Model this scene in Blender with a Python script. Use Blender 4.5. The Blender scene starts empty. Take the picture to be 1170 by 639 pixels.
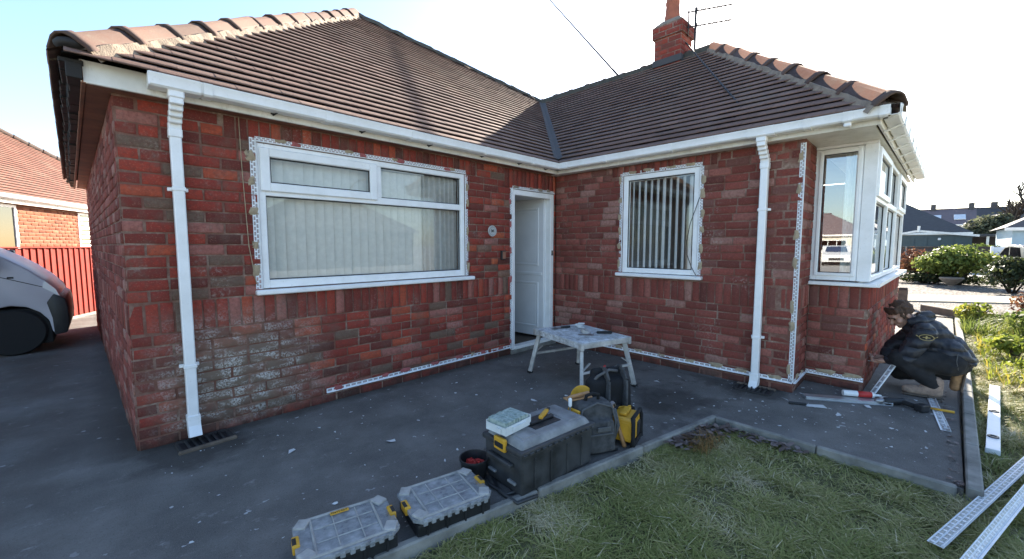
import bpy, bmesh, math, random
import numpy as np
from mathutils import Matrix, Vector
R = math.radians
random.seed(11); rng = np.random.default_rng(11)
S = bpy.context.scene
COL = S.collection

# ---------------------------------------------------------------- camera
CAM = Vector((-4.606, -3.722, 1.401))
YAW, PITCH = R(45.08), R(-4.67)
FPX = 470.7 / 1170.0
cd = bpy.data.cameras.new('camera'); cam = bpy.data.objects.new('camera', cd); COL.objects.link(cam)
fwd = Vector((math.sin(YAW) * math.cos(PITCH), math.cos(YAW) * math.cos(PITCH), math.sin(PITCH)))
rgt = Vector((math.cos(YAW), -math.sin(YAW), 0)); upv = rgt.cross(fwd)
cam.matrix_world = Matrix(((rgt.x, upv.x, -fwd.x, CAM.x), (rgt.y, upv.y, -fwd.y, CAM.y), (rgt.z, upv.z, -fwd.z, CAM.z), (0, 0, 0, 1)))
cd.sensor_width = 36; cd.lens = 36 * FPX; cd.clip_start = .05; cd.clip_end = 2000
S.camera = cam
# ---------------------------------------------------------------- light
SUN_AZ, SUN_EL = R(73.7), R(26.5)          # azimuth from +Y towards +X
w = bpy.data.worlds.new('World'); S.world = w; w.use_nodes = True
nt = w.node_tree; bg = nt.nodes['Background']
sky = nt.nodes.new('ShaderNodeTexSky'); sky.sky_type = 'NISHITA'; sky.sun_disc = False
sky.sun_elevation = SUN_EL; sky.sun_rotation = SUN_AZ; sky.air_density = 1.0; sky.dust_density = .8; sky.ozone_density = 2.2
nt.links.new(sky.outputs[0], bg.inputs[0]); bg.inputs[1].default_value = .085
sd = bpy.data.lights.new('sun', 'SUN'); sd.energy = 5.0; sd.angle = R(.5); sd.color = (1, .90, .76)
so = bpy.data.objects.new('sun', sd); COL.objects.link(so)
SUNV = Vector((math.sin(SUN_AZ) * math.cos(SUN_EL), math.cos(SUN_AZ) * math.cos(SUN_EL), math.sin(SUN_EL)))
so.rotation_euler = (-SUNV).to_track_quat('-Z', 'Y').to_euler(); so.location = (20, 10, 20)
S.view_settings.view_transform = 'Standard'; S.view_settings.look = 'None'
S.view_settings.exposure = 2.3; S.view_settings.gamma = 1; S.view_settings.use_curve_mapping = False
S.cycles.use_denoising = True
S.cycles.max_bounces = 8; S.cycles.transparent_max_bounces = 16; S.cycles.sample_clamp_indirect = 6

# ---------------------------------------------------------------- helpers
def pix(p):                       # how large a piece shows, to pick the pieces that become objects
    d = Vector(p) - CAM; z = max(d.dot(fwd), .05); return d.dot(rgt) / z * FPX, d.dot(upv) / z * FPX, z

def lin(c):                       # sRGB 0-255 -> linear
    return tuple(((v / 255) / 12.92 if v / 255 <= .04045 else ((v / 255 + .055) / 1.055) ** 2.4) for v in c)

MATS = {}
class NT:
    def __init__(s, name):
        s.m = bpy.data.materials.new(name); s.m.use_nodes = True; s.t = s.m.node_tree; s.n = s.t.nodes
        s.b = s.n['Principled BSDF']; s.out = s.n['Material Output']; MATS[name] = s.m
    def new(s, typ, **kw):
        n = s.n.new('ShaderNode' + typ)
        for k, v in kw.items(): setattr(n, k, v)
        return n
    def l(s, a, b): s.t.links.new(a, b)
    def pos(s): return s.new('NewGeometry').outputs['Position']
    def obj(s): return s.new('TexCoord').outputs['Object']
    def noise(s, vec, scale, detail=4, rough=.55, stretch=None):
        if stretch:
            mp = s.new('Mapping'); mp.inputs['Scale'].default_value = stretch; s.l(vec, mp.inputs[0]); vec = mp.outputs[0]
        n = s.new('TexNoise'); n.inputs['Scale'].default_value = scale; n.inputs['Detail'].default_value = detail
        n.inputs['Roughness'].default_value = rough; s.l(vec, n.inputs['Vector']); return n.outputs['Fac']
    def ramp(s, fac, stops, interp='LINEAR'):
        r = s.new('ValToRGB'); r.color_ramp.interpolation = interp; e = r.color_ramp.elements
        while len(e) > 1: e.remove(e[-1])
        e[0].position = stops[0][0]; e[0].color = tuple(stops[0][1]) + (1,)
        for p, c in stops[1:]:
            k = e.new(p); k.color = tuple(c) + (1,)
        s.l(fac, r.inputs[0]); return r.outputs[0]
    def g(s, fac, a, b, lo=0., hi=1.):      # map range, clamped
        m = s.new('MapRange'); s.l(fac, m.inputs[0])
        for i, v in enumerate((a, b, lo, hi)): m.inputs[i + 1].default_value = v
        return m.outputs[0]
    def math(s, op, a, b):
        m = s.new('Math', operation=op)
        for i, v in enumerate((a, b)):
            if isinstance(v, (int, float)): m.inputs[i].default_value = v
            else: s.l(v, m.inputs[i])
        return m.outputs[0]
    def mix(s, fac, a, b, blend='MIX'):
        m = s.new('Mix', data_type='RGBA', blend_type=blend)
        for i, v in ((0, fac), (6, a), (7, b)):
            if isinstance(v, (int, float)): m.inputs[i].default_value = v
            elif isinstance(v, tuple): m.inputs[i].default_value = v + (1,)
            else: s.l(v, m.inputs[i])
        return m.outputs[2]
    def tone(s):
        a = s.new('Attribute', attribute_name='tone'); return a.outputs['Fac']
    def xyz(s, v):
        x = s.new('SeparateXYZ'); s.l(v, x.inputs[0]); return x.outputs
    def bump(s, h, dist, strength=1.):
        b = s.new('Bump'); b.inputs['Strength'].default_value = strength; b.inputs['Distance'].default_value = dist
        s.l(h, b.inputs['Height']); s.l(b.outputs[0], s.b.inputs['Normal'])
    def fin(s, col=None, rough=.6, metal=0, spec=.4):
        if col is not None:
            if isinstance(col, tuple): s.b.inputs['Base Color'].default_value = col + (1,)
            else: s.l(col, s.b.inputs['Base Color'])
        if isinstance(rough, (int, float)): s.b.inputs['Roughness'].default_value = rough
        else: s.l(rough, s.b.inputs['Roughness'])
        s.b.inputs['Metallic'].default_value = metal; s.b.inputs['Specular IOR Level'].default_value = spec
        return s.m

def simple(name, c, rough=.5, var=.25, scale=9, metal=0, bump=0, spec=.4, c2=None, bscale=None):
    t = NT(name); p = t.obj(); n = t.noise(p, scale, 5, .6)
    lo = tuple(v * (1 - var) for v in c); hi = c2 or tuple(min(1, v * (1 + var * .6)) for v in c)
    col = t.ramp(n, [(.3, lo), (.68, hi)])
    if bump: t.bump(t.noise(p, bscale or scale * 6, 4), bump)
    return t.fin(col, t.g(n, .3, .7, max(.05, rough - .08), min(1, rough + .1)), metal, spec)

# ---- materials
def brick_mat(name, stops, stain=True, dirt=(.15, .115, .09)):
    t = NT(name); p = t.pos(); tn = t.tone()
    n1 = t.noise(p, 38, 5, .65); n2 = t.noise(p, 5.5, 4, .6); n3 = t.noise(p, 160, 3, .6)
    col = t.ramp(tn, stops)
    col = t.mix(t.g(n1, .38, .66, 0, .55), col, (.13, .05, .04), 'MIX'); col = t.mix(t.g(t.noise(p, 95, 4, .7), .56, .72, 0, .45), col, (.46, .22, .16), 'MIX')
    col = t.mix(t.g(n2, .5, .72, 0, .5), col, dirt, 'MIX')
    rough = .88
    if stain:
        x, y, z = t.xyz(p)
        # efflorescence and worn plaster low on the left of the front wall
        mx = t.math('MULTIPLY', t.g(x, -4.45, -4.15), t.g(x, -3.15, -3.7)); mz = t.math('MULTIPLY', t.g(z, .98, .55), t.g(z, .0, .1))
        mk = t.math('MULTIPLY', mx, mz)
        col = t.mix(t.math('MULTIPLY', mk, t.g(t.noise(p, 4, 3), .28, .5, .45, .95)), col, (.19, .145, .11))
        e = t.math('MULTIPLY', t.g(t.noise(p, 7, 3, .5, (1, 1, 2.2)), .44, .60), t.g(t.noise(p, 70, 4, .7), .44, .56))
        col = t.mix(t.math('MULTIPLY', mk, e), col, (.52, .49, .45))
        # lime smears everywhere, thin and sparse
        sm = t.math('MULTIPLY', t.g(t.noise(p, 3.1, 4, .6), .55, .72), t.g(t.noise(p, 44, 5, .75), .5, .66))
        col = t.mix(t.math('MULTIPLY', sm, .75), col, (.42, .36, .31))
        # darker towards the ground, broken up by noise
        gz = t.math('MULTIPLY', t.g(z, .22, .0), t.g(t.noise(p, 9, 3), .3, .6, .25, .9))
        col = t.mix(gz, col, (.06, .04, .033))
    t.bump(t.math('ADD', t.math('MULTIPLY', n1, .7), n3), .0035)
    return t.fin(col, rough, 0, .08)
BR = [(0, (.10, .036, .03)), (.22, (.19, .042, .033)), (.5, (.29, .05, .036)), (.7, (.38, .064, .04)), (.82, (.48, .125, .06)), (.88, (.36, .15, .125)), (.94, (.23, .14, .10)), (1, (.16, .11, .08))]
brick_mat('brick', BR)
brick_mat('brick_dull', [(0, (.12, .042, .035)), (.3, (.20, .056, .044)), (.6, (.265, .07, .054)), (.8, (.37, .15, .12)), (.9, (.36, .21, .17)), (1, (.18, .082, .068))], dirt=(.20, .088, .072))
brick_mat('brick_orange', [(0, (.17, .06, .035)), (.5, (.25, .085, .045)), (1, (.31, .13, .075))], False, (.2, .11, .075))
def mortar_mat():
    t = NT('mortar'); p = t.pos(); n = t.noise(p, 30, 5, .7); n2 = t.noise(p, 4, 3)
    col = t.ramp(n, [(.3, (.15, .09, .068)), (.7, (.40, .30, .235))]); col = t.mix(t.g(n2, .34, .58, 0, .88), col, (.17, .072, .052))
    t.bump(n, .004); return t.fin(col, .95, 0, .2)
mortar_mat()
def tile_mat(name, stops, lichen=(.22, .21, .15)):
    t = NT(name); p = t.pos(); tn = t.tone(); n = t.noise(p, 24, 5, .65); n2 = t.noise(p, 2.0, 4, .6)
    col = t.ramp(tn, stops); col = t.mix(t.g(n, .4, .7, 0, .45), col, (.10, .075, .065))
    col = t.mix(t.g(n2, .48, .72, 0, .55), col, lichen); col = t.mix(t.g(t.noise(p, .9, 4, .6), .45, .7, 0, .5), col, tuple(v * .5 for v in stops[1][1])); col = t.mix(t.math('MULTIPLY', t.g(t.noise(p, 9, 5, .7), .6, .72), .5), col, (.12, .125, .085))
    t.bump(n, .003); return t.fin(col, .82, 0, .3)
tile_mat('roof_tile', [(0, (.13, .075, .058)), (.5, (.20, .118, .09)), (.85, (.25, .15, .115)), (1, (.30, .185, .145))], (.22, .16, .125))
tile_mat('roof_tile_red', [(0, (.15, .06, .04)), (.5, (.22, .09, .06)), (1, (.28, .13, .09))], (.2, .14, .10))
tile_mat('ridge_clay', [(0, (.07, .042, .032)), (.5, (.11, .062, .046)), (1, (.15, .088, .065))], (.11, .10, .08))
simple('ridge_mortar', (.28, .22, .165), .95, .35, 14, bump=.006)
simple('roof_underlay', (.03, .027, .025), .95)
def upvc():
    t = NT('upvc'); p = t.pos(); n = t.noise(p, 6, 5, .6); n2 = t.noise(p, 60, 3)
    col = t.ramp(n, [(.35, (.80, .80, .78)), (.6, (.88, .88, .87))]); col = t.mix(t.g(n2, .62, .75, 0, .3), col, (.5, .47, .42))
    return t.fin(col, .35, 0, .5)
upvc()
def fascia_m():
    t = NT('fascia_paint'); p = t.pos(); n = t.noise(p, 5, 5, .6); n2 = t.noise(p, 20, 4, .7, (1, 1, .3))
    col = t.ramp(n, [(.3, (.66, .64, .58)), (.65, (.83, .81, .76))]); col = t.mix(t.g(n2, .55, .75, 0, .35), col, (.36, .3, .24))
    return t.fin(col, .45, 0, .4)
fascia_m()
simple('soffit_wood', (.26, .12, .075), .7, .45, 5, bump=.002)
simple('ridge_moss', (.075, .07, .055), .95, .4, 12)
simple('dark_trim', (.02, .018, .017), .7, .4, 12)
simple('gasket', (.03, .03, .032), .6)
def glass_m(name, refl=1.0, tint=(.97, .985, .98), base=.02):
    t = NT(name); n = t.n; n.remove(t.b)
    tr = t.new('BsdfTransparent'); tr.inputs[0].default_value = tint + (1,)
    gl = t.new('BsdfGlossy'); gl.inputs['Roughness'].default_value = .012; gl.inputs[0].default_value = (.95, .98, 1, 1)
    fr = t.new('Fresnel'); fr.inputs[0].default_value = 1.6
    f = t.math('MULTIPLY', fr.outputs[0], refl); f2 = t.math('ADD', f, base)
    b = t.new('Bump'); b.inputs['Strength'].default_value = .1; b.inputs['Distance'].default_value = .004
    t.l(t.noise(t.pos(), 1.6, 2), b.inputs['Height']); t.l(b.outputs[0], gl.inputs['Normal'])
    mx = t.new('MixShader'); t.l(f2, mx.inputs[0]); t.l(tr.outputs[0], mx.inputs[1]); t.l(gl.outputs[0], mx.inputs[2])
    t.l(mx.outputs[0], t.out.inputs[0]); return t.m
glass_m('glass', .85)
glass_m('bay_glass', 1.5, base=.14)
glass_m('dark_glass', 1.2, (.10, .12, .13))
simple('blind_fabric', (.83, .83, .79), .85, .08, 20)
simple('curtain_fabric', (.58, .58, .56), .9, .12, 20)
simple('interior_wall', (.34, .33, .31), .9, .1, 3)
def door_m():
    return simple('door_white', (.72, .73, .74), .4, .06, 4)
door_m()
def bead_m():
    t = NT('bead_plastic'); n = t.noise(t.pos(), 25, 4, .6)
    return t.fin(t.ramp(n, [(.3, (.68, .70, .72)), (.6, (.82, .83, .84))]), .4, 0, .4)
bead_m()
simple('adhesive_tan', (.42, .33, .22), .95, .2, 30, bump=.006)
simple('adhesive_pink', (.40, .12, .115), .95, .25, 30, bump=.006)
def tarmac_m():
    t = NT('tarmac'); p = t.pos(); x, y, z = t.xyz(p)
    n = t.noise(p, 2.0, 6, .65); f = t.noise(p, 240, 3, .7); m = t.noise(p, 14, 5, .7); lg = t.noise(p, .55, 4, .6)
    col = t.ramp(n, [(.28, (.088, .084, .078)), (.5, (.15, .142, .13)), (.72, (.225, .214, .197))])
    col = t.mix(t.g(lg, .5, .68, 0, .5), col, (.062, .061, .060))
    col = t.mix(t.g(f, .52, .68, 0, .6), col, (.30, .285, .265)); col = t.mix(t.g(t.noise(p, 85, 4, .75), .55, .68, 0, .55), col, (.055, .05, .045))
    col = t.mix(t.g(m, .58, .75, 0, .35), col, (.19, .185, .175))
    # brown, older macadam down the side drive
    dr = t.math('MULTIPLY', t.g(x, -4.6, -5.2), t.g(t.noise(p, 1.3, 4), .40, .55)); col = t.mix(t.math('MULTIPLY', dr, .6), col, (.10, .08, .066))
    # pale scuffs of dried render and paint, streaked
    sc = t.math('MULTIPLY', t.g(t.noise(p, 8, 7, .8, (1, 1.25, 1)), .57, .68), t.g(t.noise(p, .9, 3), .40, .58))
    col = t.mix(t.math('MULTIPLY', sc, .5), col, (.40, .39, .375))
    v = t.new('TexVoronoi'); v.inputs['Scale'].default_value = 11; v.inputs['Randomness'].default_value = 1
    ns = t.new('TexNoise'); ns.inputs['Scale'].default_value = 30; t.l(p, ns.inputs['Vector'])
    va = t.new('VectorMath', operation='MULTIPLY_ADD'); t.l(ns.outputs['Color'], va.inputs[0]); va.inputs[1].default_value = (.06, .06, .06); t.l(p, va.inputs[2]); t.l(va.outputs[0], v.inputs['Vector'])
    cs = t.xyz(v.outputs['Color'])
    sp = t.math('MULTIPLY', t.math('LESS_THAN', v.outputs['Distance'], t.g(cs[0], .60, 1, .0, .2)), t.g(t.noise(p, 1.1, 3), .38, .6))
    col = t.mix(t.math('MULTIPLY', sp, .85), col, (.50, .51, .51))
    # damp stains by the walls
    wet = t.math('MULTIPLY', t.g(t.noise(p, 2.6, 4, .6), .53, .60), t.g(x, -3.0, -1.5)); wet = t.math('MULTIPLY', wet, t.g(t.math('ABSOLUTE', t.math('ADD', y, 1.9), 0), 1.0, .4))
    col = t.mix(t.math('MULTIPLY', wet, .55), col, (.05, .042, .038))
    # dirt gathered along the foot of the walls and round the gullies
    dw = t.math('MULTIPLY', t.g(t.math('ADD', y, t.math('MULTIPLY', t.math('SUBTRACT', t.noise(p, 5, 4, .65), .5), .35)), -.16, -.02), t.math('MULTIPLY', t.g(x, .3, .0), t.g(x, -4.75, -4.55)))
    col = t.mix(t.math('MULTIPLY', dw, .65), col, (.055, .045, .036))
    for cx, cy, rr_ in ((-4.2, -.2, .42), (-.15, -2.6, .38), (-1.0, -2.15, .42)):
        d2 = t.math('SQRT', t.math('ADD', t.math('POWER', t.math('SUBTRACT', x, cx), 2), t.math('POWER', t.math('SUBTRACT', y, cy), 2)), 0)
        st = t.g(t.math('ADD', d2, t.math('MULTIPLY', t.math('SUBTRACT', t.noise(p, 4.5, 4, .6), .5), .55)), rr_, rr_ * .55)
        col = t.mix(t.math('MULTIPLY', st, .7), col, (.035, .031, .028))
    t.bump(t.math('ADD', f, t.math('MULTIPLY', m, .8)), .006)
    return t.fin(col, t.g(n, .3, .7, .78, .95), 0, .3)
tarmac_m()
def soil_m():
    t = NT('lawn_soil'); p = t.pos(); n = t.noise(p, 3, 5, .65); f = t.noise(p, 50, 4, .7)
    col = t.ramp(n, [(.3, (.09, .085, .045)), (.5, (.14, .14, .065)), (.72, (.21, .185, .115))]); col = t.mix(t.g(f, .5, .7, 0, .5), col, (.03, .025, .015))
    t.bump(f, .02); return t.fin(col, .95, 0, .15)
soil_m()
def grass_m(name, stops, trans=.35):
    t = NT(name); col = t.ramp(t.tone(), stops); t.fin(col, .6, 0, .25)
    tl = t.new('BsdfTranslucent'); t.l(col, tl.inputs[0]); mx = t.new('MixShader'); mx.inputs[0].default_value = trans
    t.l(t.b.outputs[0], mx.inputs[1]); t.l(tl.outputs[0], mx.inputs[2]); t.l(mx.outputs[0], t.out.inputs[0]); return t.m
grass_m('grass', [(0, (.11, .135, .04)), (.25, (.18, .205, .055)), (.5, (.27, .275, .09)), (.75, (.45, .40, .20)), (1, (.60, .53, .36))], .18)
grass_m('leaf_yellow', [(0, (.08, .11, .02)), (.4, (.16, .20, .03)), (.8, (.28, .30, .05)), (1, (.34, .27, .05))], .45)
grass_m('leaf_green', [(0, (.035, .055, .015)), (.4, (.09, .13, .03)), (.8, (.19, .23, .05)), (1, (.32, .33, .08))], .4)
grass_m('leaf_dark', [(0, (.015, .022, .012)), (.5, (.035, .05, .02)), (.9, (.08, .09, .03)), (1, (.14, .13, .05))], .35)
grass_m('leaf_red', [(0, (.06, .03, .02)), (.5, (.13, .055, .035)), (1, (.22, .12, .05))], .4)
grass_m('leaf_far', [(0, (.05, .055, .035)), (.5, (.09, .10, .06)), (1, (.15, .16, .09))], .3)
grass_m('dead_leaf', [(0, (.07, .05, .04)), (.5, (.17, .13, .115)), (1, (.30, .25, .24))], .15)
grass_m('straw', [(0, (.18, .10, .03)), (1, (.32, .2, .08))], .2)
simple('concrete_edging', (.19, .185, .165), .9, .35, 7, bump=.004, c2=(.29, .28, .25))
simple('bark', (.07, .055, .045), .9, .4, 12, bump=.01)
simple('timber_weathered', (.13, .10, .075), .85, .4, 9, bump=.005)
simple('pavement_slab', (.48, .46, .42), .9, .15, 4)
simple('slab_pale', (.36, .32, .24), .9, .15, 4, bump=.003)
def gravel_m():
    t = NT('gravel'); p = t.pos(); v = t.new('TexVoronoi'); v.inputs['Scale'].default_value = 22; t.l(p, v.inputs['Vector'])
    n = t.noise(p, 1.2, 3); c = t.xyz(v.outputs['Color'])
    col = t.ramp(c[0], [(0, (.05, .045, .04)), (.4, (.12, .105, .092)), (.8, (.21, .19, .165)), (1, (.36, .34, .30))]); col = t.mix(t.g(n, .5, .7, 0, .3), col, (.1, .09, .08))
    t.bump(t.math('SUBTRACT', 1., v.outputs['Distance']), .03); return t.fin(col, .9, 0, .2)
gravel_m()
simple('pale_street', (.38, .365, .335), .9, .25, 2, bump=.004, bscale=150)  # pale concrete street, lightened to bounce sunlight onto the shaded walls
simple('fence_red', (.25, .022, .012), .8, .3, 7, bump=.002)
simple('black_plastic', (.018, .019, .021), .45, .3, 15, bump=.0004)
simple('dusty_black', (.022, .023, .025), .5, .5, 6, c2=(.06, .062, .064))
simple('grey_lid', (.15, .155, .16), .45, .35, 7, c2=(.28, .285, .28))
simple('yellow_plastic', (.62, .33, .03), .45, .2, 12)
simple('red_plastic', (.45, .03, .025), .45, .2, 12)
simple('white_plastic', (.72, .74, .74), .4, .08, 12)
simple('alloy', (.52, .54, .56), .38, .2, 8, metal=.85)
simple('alloy_painted', (.46, .45, .43), .55, .4, 6, metal=.35, c2=(.66, .65, .62))
simple('steel', (.32, .32, .33), .4, .25, 12, metal=.9)
simple('rubber', (.014, .014, .015), .85, .3, 20)
simple('wood_handle', (.40, .22, .10), .6, .3, 18)
simple('fabric_grey', (.055, .055, .056), .95, .35, 22, bump=.002, c2=(.09, .09, .09))
simple('fabric_black', (.014, .014, .015), .95, .3, 22, bump=.002)
simple('strap_grey', (.10, .10, .10), .9, .2, 40)
simple('card_white', (.62, .65, .64), .7, .12, 9)
simple('card_green', (.22, .31, .27), .6, .3, 40, c2=(.42, .49, .45))
def clear_lid():
    t = NT('clear_lid'); p = t.obj(); n = t.noise(p, 14, 5, .65)
    t.fin(t.ramp(n, [(.3, (.30, .31, .32)), (.65, (.52, .53, .53))]), .35, 0, .5)
    tr = t.new('BsdfTransparent'); tr.inputs[0].default_value = (.86, .88, .89, 1); mx = t.new('MixShader')
    t.l(t.g(n, .3, .7, .38, .62), mx.inputs[0]); t.l(tr.outputs[0], mx.inputs[1]); t.l(t.b.outputs[0], mx.inputs[2]); t.l(mx.outputs[0], t.out.inputs[0])
clear_lid()
simple('lid_frost', (.36, .35, .325), .45, .3, 20)
def splat_m():
    t = NT('splattered_board'); p = t.obj(); n = t.noise(p, 11, 6, .75); n2 = t.noise(p, 40, 4, .7)
    col = t.ramp(n, [(.34, (.17, .17, .165)), (.46, (.42, .42, .41)), (.58, (.62, .64, .65)), (.7, (.70, .73, .75))]); col = t.mix(t.g(n2, .58, .66, 0, .75), col, (.12, .115, .11))
    t.bump(n, .004); t.fin(col, .75, 0, .3)
splat_m()
simple('skin', (.44, .25, .18), .55, .12, 30)
simple('hair', (.075, .042, .026), .75, .5, 60, bump=.004, bscale=120)
simple('lip', (.30, .12, .10), .5, .1)
simple('eye_dark', (.02, .015, .012), .2, .1)
def jacket_m():
    t = NT('jacket_nylon'); p = t.obj(); n = t.noise(p, 9, 4, .6); n2 = t.noise(p, 90, 3)
    wv = t.new('TexWave', bands_direction='Z'); wv.inputs['Scale'].default_value = 3.4; wv.inputs['Distortion'].default_value = 2.2; wv.inputs['Detail Scale'].default_value = 1.5; t.l(p, wv.inputs['Vector'])
    t.bump(t.math('ADD', t.math('ADD', t.math('MULTIPLY', n, .7), t.math('POWER', wv.outputs['Fac'], .4)), t.math('MULTIPLY', n2, .06)), .02)
    return t.fin(t.ramp(n, [(.3, (.018, .019, .024)), (.7, (.036, .037, .045))]), .55, 0, .45)
jacket_m()
simple('trouser_black', (.012, .012, .014), .9, .4, 12, c2=(.03, .03, .032))
simple('boot_suede', (.30, .215, .165), .9, .35, 22, bump=.003)
simple('boot_tan', (.34, .20, .10), .85, .35, 22, bump=.003)
simple('sole', (.11, .085, .065), .9, .3, 30)
simple('badge_gold', (.42, .33, .14), .6, .2, 60)
simple('badge_white', (.6, .6, .55), .6, .1, 60)
def paint_m():
    t = NT('van_paint'); n = t.noise(t.obj(), 3, 3); t.fin(t.ramp(n, [(.3, (.40, .39, .43)), (.7, (.46, .45, .49))]), .42, .1, .4); t.b.inputs['Coat Weight'].default_value = .1
paint_m()
simple('car_white', (.72, .72, .72), .25, .04, 3)
simple('car_dark', (.03, .032, .036), .25, .1, 3)
simple('headlamp', (.55, .58, .6), .15, .1, 3, spec=.8)
simple('stone_pale', (.24, .21, .17), .9, .3, 14, bump=.006)
simple('render_white', (.68, .70, .70), .9, .06, 2)
simple('render_cream', (.56, .52, .44), .9, .1, 2)
simple('panel_blue', (.30, .40, .45), .6, .15, 2)
simple('panel_teal', (.06, .085, .09), .6, .2, 2)
simple('slate_far', (.07, .068, .07), .85, .25, 4)
simple('slate_purple', (.16, .125, .13), .85, .2, 4)
simple('wall_far_silhouette', (.06, .048, .045), .9, .3, 3)  # darkness of backlit and silhouetted walls put into the base colour
simple('clay_pot', (.36, .12, .07), .8, .25, 9)
simple('number_plate', (.46, .46, .44), .6, .2, 30)
simple('text_black', (.012, .012, .014), .6, .1)
simple('iron', (.05, .05, .052), .6, .4, 20, metal=.6)
simple('debris_white', (.62, .63, .62), .9, .1, 30)
simple('hill_far', (.10, .12, .08), .95, .2, .02)

M = MATS
def link(o, parent=None):
    COL.objects.link(o)
    if parent is not None: o.parent = parent
    return o
def empty(name, loc=(0, 0, 0), rz=0):
    o = bpy.data.objects.new(name, None); o.location = loc; o.rotation_euler = (0, 0, rz); o.empty_display_size = .1; return link(o)
def tag(o, label=None, cat=None, group=None, kind=None):
    for k, v in (('label', label), ('category', cat), ('group', group), ('kind', kind)):
        if v: o[k] = v
    return o
def thing(name, label, cat, loc=(0, 0, 0), rz=0, group=None): return tag(empty(name, loc, rz), label, cat, group)

def np_mesh(name, V, F, mat, parent=None, tone=None, smooth=False):
    V = np.asarray(V, np.float32); F = np.asarray(F, np.int32); k = F.shape[1]
    me = bpy.data.meshes.new(name); me.vertices.add(len(V)); me.vertices.foreach_set('co', V.ravel())
    me.loops.add(F.size); me.loops.foreach_set('vertex_index', F.ravel()); me.polygons.add(len(F))
    me.polygons.foreach_set('loop_start', np.arange(0, F.size, k, dtype=np.int32))
    if smooth: me.polygons.foreach_set('use_smooth', np.ones(len(F), bool))
    if tone is not None:
        a = me.attributes.new('tone', 'FLOAT', 'FACE'); a.data.foreach_set('value', np.asarray(tone, np.float32))
    me.update(calc_edges=True); me.materials.append(M[mat])
    return link(bpy.data.objects.new(name, me), parent) if name else me

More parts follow.
